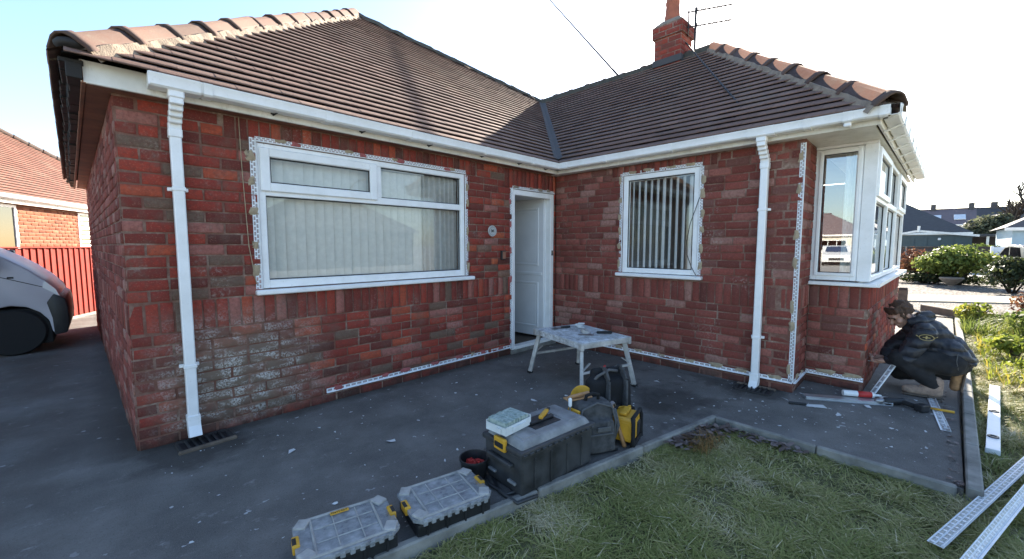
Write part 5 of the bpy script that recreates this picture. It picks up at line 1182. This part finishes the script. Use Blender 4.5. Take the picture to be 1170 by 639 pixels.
for s in (-1, 1):
    b = MB(); b.prism([(3.84, .86), (3.985, .74), (3.955, .83), (3.86, .95)], s * .80, s * .838, mx9); b.build('headlight', 'headlamp', VAN)
    b = MB(); b.box((3.42, s * .90, 1.22), (.13, .16, .24), .035, seg=2); mr = b.build('wing_mirror', 'black_plastic', VAN, True, 50); b = MB(); b.box((3.35, s * .90, 1.22), (.008, .12, .18), .003); b.build('mirror_glass', 'dark_glass', mr)
    b = MB(); b.box((3.58, s * .832, 1.0), (.055, .01, .022), .004); b.build('side_repeater', 'black_plastic', VAN)
    b = MB(); 
    for q in ([(2.18, .42), (2.18, 1.88)], [(3.2, .42), (3.24, 1.36)]): b.bar((q[0][0], s * .8305, q[0][1]), (q[1][0], s * .8305, q[1][1]), .008, .004)
    b.build('door_gap', 'gasket', VAN); b = MB(); b.bar((3.28, s * .829, 1.10), (3.86, s * .829, .86), .014, .008, .002); b.build('bonnet_seam', 'gasket', VAN)
    b = MB(); b.bar((2.05, s * .83, .55), (2.99, s * .83, .55), .05, .012, .004); b.build('rubbing_strip', 'black_plastic', VAN)
b = MB(); b.quad((3.21, -.70, 1.45), (3.21, .70, 1.45), (2.74, .62, 1.845), (2.74, -.62, 1.845)); o = b.build('windscreen', 'dark_glass', VAN); o.location = (.008, 0, .008)
# white car on the road, seen in the bay glass, and a dark car beyond the gardens
cp = [(4.25, .28), (4.3, .45), (4.26, .72), (4.15, .84), (3.35, 1.0), (2.95, 1.06), (2.2, 1.50), (1.8, 1.58), (.75, 1.56), (.35, 1.40), (.08, 1.02), (.0, .9), (.02, .28)]
cw = [[(1.75, 1.06), (2.75, 1.08), (2.17, 1.44), (1.75, 1.50)], [(.62, 1.06), (1.68, 1.06), (1.68, 1.50), (.80, 1.46)]]
def hatch(label, loc, rz, paint, group=None):
    t = car_like('parked_car', label, 'car', loc, rz, cp, 4.3, 1.78, (.82, 3.42), .33, paint, 'dark_glass', group, cw)
    for s in (-1, 1): b = MB(); b.prism([(4.0, .66), (4.29, .60), (4.25, .76), (4.02, .84)], s * .62, s * .893, mx9, .01); b.build('headlight', 'headlamp', t); b = MB(); b.box((2.72, s * .98, 1.05), (.12, .18, .13), .03, seg=2); b.build('wing_mirror', paint, t)
    b = MB(); b.box((4.285, 0, .50), (.04, 1.0, .2), .02); b.build('grille', 'black_plastic', t)
    b = MB(); b.quad((2.98, -.72, 1.065), (2.98, .72, 1.065), (2.24, .62, 1.49), (2.24, -.62, 1.49)); o = b.build('windscreen', 'dark_glass', t); o.location = (.01, 0, .012)
    return t
hatch('white car reflected in the bay side window', (-38.5, 1.6, -.14), R(-8), 'car_white')
hatch('dark car parked beyond the gravel garden by the white house', (22.0, -7.6, -.14), R(12), 'car_dark')

# ================================================================ NEIGHBOURS
# red closeboard fence at the end of the drive
FD = Vector((.47, .88, 0)).normalized(); FO = Vector((-5.0, 7.9, 0)); FC = thing('red_fence', 'red-stained closeboard fence at the end of the drive', 'fence', tuple(FO))
fn = Vector((FD.y, -FD.x, 0))
for i in range(26):
    p = FD * (-1.75 + i * .148); b = MB(); b.bar(p + fn * .012 + ZV * .03, p + fn * .012 + ZV * (1.365 + random.uniform(-.006, .006)), .138, .018, .003, up=tuple(fn)); b.build('board', 'fence_red', FC)
    b = MB(); b.bar(p + FD * .074 + fn * .03 + ZV * .03, p + FD * .074 + fn * .03 + ZV * 1.362, .045, .02, .003, up=tuple(fn)); b.build('cover_strip', 'fence_red', FC)
for z in (.35, 1.05): b = MB(); b.bar(FD * -1.8 - fn * .03 + ZV * z, FD * 2.1 - fn * .03 + ZV * z, .04, .08, .003); b.build('rail', 'fence_red', FC)
b = MB(); b.bar(FD * -1.8 + fn * .03 + ZV * 1.375, FD * 2.1 + fn * .03 + ZV * 1.375, .07, .022, .003); b.build('capping', 'fence_red', FC)
b = MB(); b.bar(FD * -1.8 + fn * .01 + ZV * .0, FD * 2.1 + fn * .01 + ZV * .0, .07, .1, .003); b.build('gravel_board', 'concrete_edging', FC)
# neighbouring bungalow
NE = Vector((-5.93, 9.46, 2.42)); ND = Vector((.4147, .9100, 0)); NI = Vector((-ND.y, ND.x, 0))
NB = thing('neighbour_bungalow', 'orange brick bungalow with red tiled roof behind the red fence', 'house')
W0 = NE + NI * .15; W0.z = 0; nm = frame_mx(W0, ND, ZV)
def nbox(mb, u0, u1, v0, v1, d0, d1, bev=0): mb.box(((u0 + u1) / 2, (v0 + v1) / 2, (d0 + d1) / 2), (u1 - u0, v1 - v0, abs(d1 - d0)), bev, mx=nm); return mb
b = MB(); nbox(b, -4, 8.8, -.1, 2.5, -.22, -.008); nw = b.build('wall', 'ridge_mortar', NB)
rr = random.Random(9); its = []; z = .9; k = 0
while z < 2.36:
    a = -1.2 - (.112 if k % 2 else 0)
    while a < 4.2:
        if not ((-.7 < a + .11 < .62 and z > .95) or (2.76 < a + .11 < 3.6 and z > .95)): its.append((a + .1125, z + .038, .214, .066, .02, min(1, max(0, rr.gauss(.5, .25))), -.012))
        a += .225
    z += .0797; k += 1
place_pieces(its, 'brick', 'brick_orange', nw, W0, ND, ZV, ND.cross(ZV), BT, 90, 7)
for u0, u1 in ((-.75, .63), (2.72, 3.75)):
    b = MB()
    for q in ((u0, u0 + .06, 1.0, 2.27), (u1 - .06, u1, 1.0, 2.27), (u0 + .06, u1 - .06, 1.0, 1.06), (u0 + .06, u1 - .06, 2.21, 2.27)): nbox(b, *q, -.03, .02, .004)
    wn = b.build('window', 'upvc', NB); b = MB(); nbox(b, u0 + .06, u1 - .06, 1.06, 2.21, -.008, -.002); b.build('pane', 'dark_glass', wn)
    if u0 > 2:
        for i in range(9): b = MB(); nbox(b, u0 + .07, u1 - .07, 1.12 + i * .12, 1.19 + i * .12, .0, .004); b.build('slat', 'blind_fabric', wn)
pn = Vector((0, 0, 0)); UPN = NI * math.cos(R(38)) + ZV * math.sin(R(38)); q0 = NE - ND * 4 - ZV * 0; q1 = NE + ND * 9.1; q2 = NE + ND * 4.6 + UPN * 4.2; q3 = NE - ND * 4 + UPN * 4.2
b = MB(); b.quad(q0, q1, q2, q3); e2 = q2 + NI * 3.4 - ZV * 2.6; b.quad(q1, q1 + NI * 6.6, q2); b.quad(q3, q2, q1 + NI * 6.6, q0 + NI * 6.6); nr = b.build('roof', 'roof_underlay', NB)
it, o_, ex_, ey_, n_ = roof_items([q0, q1, q2, q3], .12, .2, 21); it = [i_ for i_ in it if i_[0] > 2.5]; place_pieces(it, 'tile', 'roof_tile_red', nr, o_, ex_, ey_, n_, TT, 0)
def ridge_simple(a, b_, r_, mat, parent, n=14):
    a, b_ = Vector(a), Vector(b_)
    for i in range(n): p = a.lerp(b_, i / n); q = a.lerp(b_, (i + .96) / n); m = MB(); m.tube([p, q], [r_, r_ * 1.12], 8); m.build('ridge_tile', mat, parent, True, 50)
for i in range(18):
    p = q1.lerp(q2, i / 18); q = q1.lerp(q2, (i + .97) / 18); V_ = []; m = MB(); m.tube([p, q], [.11, .125], 8); o = m.build('ridge_tile', 'ridge_clay', nr, True, 50)
b = MB(); b.bar(NE - ND * 4 - ZV * .06, NE + ND * 9 - ZV * .06, .025, .16, .003); b.build('fascia', 'fascia_paint', NB)
b = MB(); b.tube([NE - ND * 4 - NI * .07 - ZV * .01, NE + ND * 9 - NI * .07 - ZV * .01], .055, 8); b.build('gutter', 'upvc', NB, True)
b = MB(); b.prism([(0, 0), (12.8, 0), (12.8, .17), (0, .17)], 0, .01, frame_mx(NE - ND * 4 - ZV * .14, ND, NI)); b.build('soffit', 'soffit_wood', NB)

# ---- buildings beyond the right-hand gardens
def house(name, label, cat, x, y0, y1, dep, ze, zr, wall, roof, hip=True, wins=(), trim='fascia_paint'):
    t = thing(name, label, cat, (x, (y0 + y1) / 2, -.14)); ym = (y0 + y1) / 2; hw_ = (y1 - y0) / 2
    b = MB(); b.span((.0, -hw_, 0), (dep, hw_, ze + .14)); b.build('wall', wall, t)
    o = .3; hp = min(dep / 2, hw_ * .9) if hip else 0; e = ze + .14; z = zr + .14; b = MB()
    A, B, C_, D = (-o, -hw_ - o, e), (-o, hw_ + o, e), (dep + o, hw_ + o, e), (dep + o, -hw_ - o, e); R0, R1 = (dep / 2, -hw_ - o + hp, z), (dep / 2, hw_ + o - hp, z)
    b.quad(A, B, R1, R0); b.quad(B, C_, R1); b.quad(C_, D, R0, R1); b.quad(D, A, R0); b.quad(A, D, C_, B); b.build('roof', roof, t)
    b = MB(); b.bar((-o - .01, -hw_ - o, e - .08), (-o - .01, hw_ + o, e - .08), .03, .16, .003); b.build('fascia', trim, t)
    b = MB(); b.tube([R0, R1], .12, 8); b.build('ridge', roof, t, True)
    for (a, c, z0, z1) in wins:
        b = MB(); b.span((-.03, a, z0), (.04, c, z1)); wn = b.build('window', 'upvc', t)
        n = max(1, round((c - a) / .8))
        for i in range(n): u = a + .05 + (c - a - .05) * i / n; b = MB(); b.span((-.036, u, z0 + .06), (-.031, u + (c - a - .05) / n - .05, z1 - .06)); b.build('pane', 'dark_glass', wn)
    return t
house('grey_roof_bungalow', 'bungalow with a large dark grey hipped roof behind the garage', 'house', 50, -6.4, 7.5, 9, 2.6, 5.7, 'render_cream', 'slate_far', wins=((-5, -3, 1, 2.2),))
fr_ = house('terraced_house', 'distant purple-slated house with two roof windows', 'house', 84, -8.6, -2.6, 8, 4.5, 7.0, 'render_cream', 'slate_purple', False, wins=((-2, 0, 2.2, 3.6),))
for y in (-1.6, .9): b = MB(); b.box((0, 0, 0), (1.5, 1.2, .14), .03, mx=Matrix.Translation((1.5, y, 5.78)) @ Matrix.Rotation(-math.atan(2.5 / 4.3), 4, 'Y')); b.build('roof_window', 'headlamp', fr_)
for y in (-2.8, 1.2): b = MB(); b.box((4, y, 7.4), (.8, .6, 1.1), .03); b.build('chimney', 'slate_far', fr_)
h2 = house('distant_house', 'dark distant house with chimneys behind the bare tree', 'house', 88, -19, -9.2, 8, 4.6, 7.2, 'render_cream', 'slate_far', False)
for y in (-3.8, 3.2, -1.0): b = MB(); b.box((4, y, 7.6), (.8, .7, 1.2), .03); b.build('chimney', 'slate_far', h2)
wh = house('white_house', 'white rendered house end at the right edge beyond the car', 'house', 29.2, -14, -6.95, 7, 2.35, 4.3, 'panel_blue', 'slate_far', wins=((-2.6, -1.0, 1.0, 2.1),))
# garage with shallow gable and carport
G = thing('garage', 'low dark garage with shallow white-edged roof beyond the big bush', 'garage', (37.2, -4.1, -.14))
b = MB(); b.span((0, -1.9, 0), (6, 2.6, 2.3)); b.build('wall', 'panel_teal', G)
for y in (-1.4, -.75, -.1, .55, 1.2, 1.85): b = MB(); b.span((-.03, y - .29, .1), (-.005, y + .29, 2.1)); b.build('door_panel', 'panel_teal', G)
b = MB(); b.quad((-.25, -2.2, 2.28), (-.25, .75, 2.66), (6.3, .75, 2.66), (6.3, -2.2, 2.28)); b.quad((-.25, 2.9, 2.2), (-.25, .75, 2.66), (6.3, .75, 2.66), (6.3, 2.9, 2.2)); b.build('roof', 'render_white', G)
for p, q in (((-.26, -2.2, 2.22), (-.26, .75, 2.6)), ((-.26, .75, 2.6), (-.26, 2.9, 2.14))): b = MB(); b.bar(p, q, .05, .14); b.build('verge', 'fascia_paint', G)
b = MB(); b.tube([(-.3, .72, 2.5), (-.3, .72, 2.95)], .07, 8); b.build('flue', 'fascia_paint', G)
b = MB(); b.box((-.06, -.35, 2.02), (.1, .16, .16), .03); b.build('lamp', 'white_plastic', G)
CP = thing('carport', 'dark open carport with white posts right of the garage', 'carport', (37.4, -7.1, -.14))
b = MB(); b.box((2, 0, 2.25), (4.4, 1.9, .16), .02); b.build('roof', 'slate_far', CP); b = MB(); b.box((4.1, 0, 1.1), (.1, 1.9, 2.2)); b.build('back_wall', 'wall_far_silhouette', CP)
for y in (-.8, .4): b = MB(); b.box((-.05, y, 1.1), (.12, .12, 2.2)); b.build('post', 'fascia_paint', CP)
# boundary fence, gate panel and low wall
BF = thing('boundary_fence', 'dark boundary fence panels with a pale post behind the big bush', 'fence', (31, -4, -.14))
for i in range(4): b = MB(); b.box((0, -2.05 + i * 1.25, .74), (.06, 1.2, 1.44), .01); b.build('panel', 'wall_far_silhouette', BF); b = MB(); b.box((-.01, -2.05 + i * 1.25, 1.48), (.1, 1.24, .05), .01); b.build('capping', 'timber_weathered', BF)
for i in range(5): b = MB(); b.box((-.03, -2.68 + i * 1.25, .76), (.12, .1, 1.52), .01); b.build('post', 'concrete_edging' if i in (0, 3) else 'wall_far_silhouette', BF)
b = MB(); b.box((25.3, -6.32, .6), (.12, .56, 1.48), .02); b.box((25.2, -6.0, .62), (.16, .1, 1.54), .02); tag(b.build('gate_panel', 'render_white', None), 'pale gate panel between the boundary fence and the low grey wall', 'gate')
GW = thing('garden_wall', 'low grey garden wall in front of the dark car', 'wall', (21.3, -7.2, -.14)); b = MB(); b.box((0, 0, .50), (.22, 3.0, 1.0), .02); b.build('wall', 'concrete_edging', GW); b = MB(); b.box((0, 0, 1.03), (.30, 3.1, .07), .02); b.build('coping', 'concrete_edging', GW)

# ---- right-hand garden: sleeper edging, gravel, slab path, planter, post
sheet('gravel_garden', [(7.0, -3.55), (7.0, -3.0), (20, -2.0), (20, -9.0), (7.1, -9.0)], .02, 'gravel', .1)
PTH = tag(empty('path', (9.9, -4.5, .03)), kind='structure')
pa, pb = Vector((9.8, -2.6, 0)), Vector((12.4, -6.6, 0)); pd = (pb - pa).normalized(); pq = Vector((pd.y, -pd.x, 0))
for i in range(6):
    b = MB(); m = frame_mx(pa + pd * (i * .8 + .4) + ZV * 0 - Vector((9.9, -4.5, 0)), pd, pq); b.box((0, 0, 0), (.79, 1.5, .05), .006, mx=m); b.build('paving_slab', 'slab_pale', PTH)
SL_ = thing('sleeper_edging', 'low weathered sleeper edging between the lawn and the gravel', 'edging', (7.0, -4.3, -.05))
for (a, c) in (((.75, .52), (.02, -.02)), ((.0, -.06), (-.08, -.85)), ((-.08, -.88), (.1, -3.0))):
    b = MB(); b.bar((a[0], a[1], .10), (c[0], c[1], .10), .12, .22, .012); b.build('sleeper', 'timber_weathered', SL_)
t = thing('wooden_post', 'short stub of wooden post behind the crouching person', 'post', (8.28, -3.44, .0)); b = MB(); b.box((0, 0, .20), (.20, .18, .44), .02, taper=(.92, .92)); b.build('post', 'timber_weathered', t); b = MB(); b.box((0, 0, .44), (.19, .17, .04), .012, taper=(.8, .8)); b.build('worn_top', 'bark', t)
t = thing('planter_bowl', 'pale stone planter bowl on a foot before the big bush', 'planter', (15.2, -4.42, .0))
b = MB(); b.lathe([(.001, 0), (.20, 0), (.20, .05), (.10, .10), (.10, .16), (.22, .24), (.36, .40), (.40, .44), (.40, .50), (.35, .50), (.33, .42), (.001, .38)], 24, Matrix.Diagonal((.72, .72, .72, 1))); b.build('bowl', 'stone_pale', t, True, 45); b = MB(); b.lathe([(.001, .306), (.24, .306)], 24); b.build('soil', 'lawn_soil', t)

# ================================================================ VEGETATION
def leaves(c, rad, n, size, tone=(.2, .9), lumps=9, seed=0, shell=.55, flat=.0):
    r = np.random.default_rng(seed); L = r.normal(size=(lumps, 3)); L /= np.linalg.norm(L, axis=1)[:, None]; L[:, 2] = np.abs(L[:, 2]) * .9 - .15
    cen = L * (.42 + .28 * r.random((lumps, 1))); cen[0] = 0; rl = .38 + .26 * r.random(lumps); k = r.integers(lumps, size=n)
    d = r.normal(size=(n, 3)); d /= np.linalg.norm(d, axis=1)[:, None]; q = cen[k] + d * (rl[k] * (shell + (1 - shell) * r.random(n)))[:, None]; p = q * np.array(rad) + np.array(c)
    keep = p[:, 2] > .02; p = p[keep]; d = d[keep]; k = k[keep]; n = len(p)
    nn = d + r.normal(size=(n, 3)) * .7; nn /= np.linalg.norm(nn, axis=1)[:, None]; u = np.cross(nn, r.normal(size=(n, 3))); u /= np.linalg.norm(u, axis=1)[:, None]; v = np.cross(nn, u); s = size * (.6 + .8 * r.random(n))[:, None]
    V = np.stack([p - u * s * .5, p + v * s * .32 + nn * s * .1, p + u * s * .5, p - v * s * .32 + nn * s * .1], 1).reshape(-1, 3); F = np.arange(4 * n).reshape(-1, 4)
    tn = tone[0] + (tone[1] - tone[0]) * np.clip(.5 + .22 * r.normal(size=n) + (r.random(lumps)[k] - .5) * .5, 0, 1); return V, F, tn
def shrub(name, label, c, rad, n, size, mat, seed, cat='bush', group=None, tone=(.1, 1), lumps=10):
    t = thing(name, label, cat, (c[0], c[1], 0), 0, group); V, F, tn = leaves((0, 0, c[2]), rad, n, size, tone, lumps, seed)
    np_mesh('foliage', V, F, mat, t, tn); r = random.Random(seed); b = MB()
    for i in range(7): a = r.uniform(0, 6.28); q = Vector((math.cos(a) * rad[0] * .6, math.sin(a) * rad[1] * .6, c[2] + r.uniform(0, rad[2] * .6))); b.tube([(q.x * .1, q.y * .1, 0), (q.x * .4, q.y * .4, q.z * .55), tuple(q)], [.03, .02, .008], 5)
    b.build('stems', 'bark', t, True); return t
shrub('rounded_bush', 'big rounded yellow-green bush behind the planter bowl', (16.8, -4.62, .72), (1.1, 1.2, .74), 5200, .13, 'leaf_green', 2, tone=(.25, 1), lumps=14)
shrub('red_shrub', 'reddish-brown shrub left of the big rounded bush', (18.3, -3.55, .62), (.7, .75, .75), 1800, .11, 'leaf_red', 3)
shrub('dark_shrub', 'dark bronze shrub right of the big rounded bush', (14.2, -5.62, .55), (.8, .85, .62), 3000, .10, 'leaf_dark', 4, tone=(.1, 1))
shrub('low_shrub', 'low dark shrub spilling at the right edge of the gravel', (13.0, -6.3, .4), (.7, .7, .5), 1800, .10, 'leaf_dark', 5, tone=(.2, .9))
shrub('bright_shrub', 'small bright yellow-green shrub at the far right of the gravel', (12.4, -6.05, .45), (.3, .3, .25), 500, .09, 'leaf_yellow', 6)
shrub('hedge_plants', 'low brown planting under the big rounded bush', (17.0, -3.9, .22), (.8, 1.6, .3), 2200, .10, 'leaf_dark', 7, 'plants')
shrub('garden_shrub', 'pale shrub showing over the dark boundary fence', (33, -6.2, .9), (.9, 1.2, .8), 1200, .16, 'leaf_green', 8)
shrub('conifer_bush', 'wide grey-green bush behind the garage roof', (56, -8.1, 2.6), (2.2, 1.9, 2.3), 2600, .34, 'leaf_far', 9, tone=(.1, .9))
shrub('olive_hedge', 'broad olive-green tree mass left of the white house', (52, -10.8, 2.2), (2.4, 2.2, 2.6), 2600, .34, 'leaf_far', 10, tone=(0, .8))
shrub('olive_hedge', 'rounded olive-green treetop above the white house roof', (60, -14.6, 2.8), (2.4, 2.6, 3.2), 2600, .36, 'leaf_far', 12, tone=(.2, 1))
def bare_tree(name, label, base, hgt, seed, spread=.42):
    r = random.Random(seed); t = thing(name, label, 'tree', base); tr = MB(); br = MB()
    def grow(p, d, L, rad, lv):
        q = p + d * L; mid = p + d * L * .5 + Vector((r.uniform(-1, 1), r.uniform(-1, 1), 0)) * L * .05; (tr if lv == 0 else br).tube([p, mid, q], [rad, rad * .85, rad * .66], 5, False)
        if lv >= 5: return
        for i in range(3 if lv < 4 else 2):
            dd = (d + Vector((r.uniform(-1, 1), r.uniform(-1, 1), r.uniform(-.25, .6))) * (spread + .12 * lv)).normalized(); grow(p + d * L * r.uniform(.6, 1), dd, L * r.uniform(.6, .8), rad * .66, lv + 1)
    grow(Vector((0, 0, 0)), Vector((0, 0, 1)), hgt * .30, hgt * .03, 0); tr.build('trunk', 'bark', t, True); br.build('crown', 'bark', t, True); return t
bare_tree('bare_tree', 'bare branching tree behind the olive bushes', (58, -10.2, -.14), 9.5, 3)
bare_tree('bare_tree', 'taller bare tree at the right edge of the sky', (60, -13.0, -.14), 10, 8)

# ---- lawn: grass blades
def inside(poly, x, y):
    c = np.zeros(len(x), bool); n = len(poly)
    for i in range(n):
        (x0, y0), (x1, y1) = poly[i], poly[(i + 1) % n]; m = (y0 > y) != (y1 > y); xi = x0 + (y - y0) * (x1 - x0) / (y1 - y0 + 1e-12); c ^= m & (x < xi)
    return c
def vnoise(x, y, s, seed):
    r = np.random.default_rng(seed); g_ = r.random((64, 64)); u, v = x * s % 63, y * s % 63; i, j = u.astype(int), v.astype(int); fu, fv = u - i, v - j; fu = fu * fu * (3 - 2 * fu); fv = fv * fv * (3 - 2 * fv)
    return (g_[i, j] * (1 - fu) + g_[i + 1, j] * fu) * (1 - fv) + (g_[i, j + 1] * (1 - fu) + g_[i + 1, j + 1] * fu) * fv
def blades(name, mat, poly, box, n, hgt, wid, z, seed, tone_bias=0, clump=.5, lean=.9, kind='stuff'):
    r = np.random.default_rng(seed); x = box[0] + (box[1] - box[0]) * r.random(n); y = box[2] + (box[3] - box[2]) * r.random(n); ok = inside(poly, x, y)
    cl = vnoise(x + 40, y + 40, 7, seed + 1); ok &= r.random(n) < (1 - clump) + clump * np.clip((cl - .25) * 2.2, 0, 1); x, y, cl = x[ok], y[ok], cl[ok]; n = len(x)
    big = vnoise(x + 40, y + 40, 2.2, seed + 2); a = 2 * np.pi * r.random(n) * .9 + big * 9; H = hgt * (.45 + .8 * r.random(n)) * (.6 + .8 * cl); ln = lean * (.3 + r.random(n)) * H
    dx, dy = np.cos(a), np.sin(a); sx, sy = -dy * wid, dx * wid; wv = (.6 + .8 * r.random(n)); sx, sy = sx * wv, sy * wv; zz = np.full(n, z)
    def pt(t, k): return np.stack([x + dx * ln * t ** 1.7 + sx * k, y + dy * ln * t ** 1.7 + sy * k, zz + H * (t - .28 * t * t)], 1)
    V = np.stack([pt(0, -.5), pt(0, .5), pt(.55, .42), pt(.55, -.42), pt(1, .06), pt(1, -.06)], 1).reshape(-1, 3); b0 = np.arange(n) * 6
    F = np.stack([np.stack([b0, b0 + 1, b0 + 2, b0 + 3], 1), np.stack([b0 + 3, b0 + 2, b0 + 4, b0 + 5], 1)], 1).reshape(-1, 4)
    dry = np.clip((vnoise(x + 40, y + 40, 3.3, seed + 5) - .5) * 2.4, 0, 1); tn = np.clip(.08 + .36 * r.random(n) ** 1.3 + .22 * big + tone_bias + dry * .6 * (r.random(n) < .65) + .45 * (r.random(n) < .07), 0, 1)
    o = np_mesh(name, V, F, mat, None, np.repeat(tn, 2)); o['kind'] = kind; o['label'] = 'rough grass of the lawn'; return o
blades('grass', 'grass', LAWN, (-4.9, -1.1, -4.9, -1.9), 200000, .038, .0044, -.057, 31, .08, .75, 2.4)
blades('grass', 'grass', LAWN, (-1.3, 6.9, -6.6, -4.0), 150000, .065, .0055, -.056, 41, .08, .7, 1.3)
# rougher growth along the far side of the lawn
ROUGH = [(2.0, -4.30), (6.85, -4.38), (6.8, -7), (2.4, -7), (1.0, -4.9)]
blades('long_grass', 'leaf_yellow', ROUGH, (1., 6.9, -7, -4.2), 15000, .16, .011, -.056, 51, .1, .85, .8)
blades('long_grass', 'leaf_green', [(5.2, -4.25), (6.9, -4.32), (6.85, -8), (5.0, -8)], (5, 6.9, -8, -4.2), 12000, .30, .012, -.056, 61, .2, .8, .7)
def weed(label, x, y, rad, hgt, n, mat, seed, size=.07): return shrub('weed_clump', label, (x, y, hgt * .5), (rad, rad, hgt * .55), n, size, mat, seed, 'weed', None, (.1, 1), 8)
weed('leafy yellow-green weed clump right behind the crouching person', 3.6, -4.62, .30, .26, 420, 'leaf_yellow', 71)
weed('bright weed clump against the sleeper edging', 6.45, -4.42, .30, .42, 420, 'leaf_yellow', 72)
weed('dark straggly weed clump at the right edge of the lawn', 5.6, -5.1, .5, .45, 700, 'leaf_green', 73)
weed('sunlit weed clump beside the box level', 2.5, -4.78, .28, .18, 380, 'leaf_yellow', 74, .05)
weed('reddish-brown dead growth on top of the sleeper edging', 7.3, -5.25, .4, .55, 520, 'leaf_red', 75)
# leaf litter in the corner of the edging
r = np.random.default_rng(5); V = []; F = []; TN = []
def leaf(x, y, z, s):
    a, ti, n = r.random() * 6.28, r.normal() * .5, len(V); ca, sa = math.cos(a), math.sin(a)
    for p, q, w_ in ((-1, 0, 0), (-.3, -.5, .25), (.5, -.42, .2), (1.1, 0, .1), (.5, .42, .25), (-.3, .5, .2)): V.append([x + (p * ca - q * sa) * s, y + (p * sa + q * ca) * s, z + s * (w_ + ti * p * .6 + .3)])
    F.append(tuple(range(n, n + 6))); TN.append(r.random())
for i in range(120): t_ = r.random(); leaf(-1.75 + t_ * .5 + r.normal() * .05, -2.545 - t_ * .10 + r.normal() * .045, -.035 + .02 * r.random(), .022 + .022 * r.random())
for i in range(70): t_ = r.random(); leaf(-1.20 - abs(r.normal()) * .05, -2.68 - t_ * .55, -.04 + .02 * r.random(), .018 + .02 * r.random())
for i in range(60): leaf(-1.13 + .05 * r.random(), -3.94 + r.random() * -.02, .003, .015); 
for i in range(70): leaf(-1.1 + 2.2 * r.random(), -3.935 + .03 * r.normal() * .5, .004, .008 + .012 * r.random())
o = np_mesh('fallen_leaves', V, F, 'dead_leaf', None, TN); o['kind'] = 'stuff'
blades('straw', 'straw', [(-1.75, -2.75), (-1.45, -2.75), (-1.45, -2.62), (-1.75, -2.62)], (-1.75, -1.45, -2.75, -2.62), 160, .10, .004, -.04, 81, 0, .2, 1.3)

# ================================================================ ACROSS THE ROAD (seen only in the window glass)
t = house('opposite_bungalow', 'bungalow across the road reflected in the large window', 'house', 0, -5.2, 5.2, 8, 2.6, 5.4, 'wall_far_silhouette', 'slate_far', wins=(), trim='wall_far_silhouette')  # walls and trim coloured dark so the glass shows mainly a silhouette
t.location = (8.6, -25, -.14); t.rotation_euler = (0, 0, R(-100))
t = house('opposite_bungalow', 'cream bungalow up the road reflected in the bay window', 'house', 0, -5.2, 5.2, 8, 2.6, 5.0, 'render_cream', 'slate_purple', wins=((-3.5, -1.2, 1, 2.2), (1, 3.4, 1, 2.2)))
t.location = (-50, 5.5, -.14); t.rotation_euler = (0, 0, R(180))
LP = thing('street_lamp', 'street lamp across the road reflected in the large window', 'lamp', (5.5, -19, -.05)); b = MB(); b.tube([(0, 0, 0), (0, 0, 4.6), (.1, .3, 4.9), (.2, .9, 5.0)], [.07, .05, .04, .035], 8); b.build('column', 'iron', LP, True); b = MB(); b.box((.24, 1.1, 5.0), (.18, .45, .1), .03); b.build('lantern', 'white_plastic', LP)
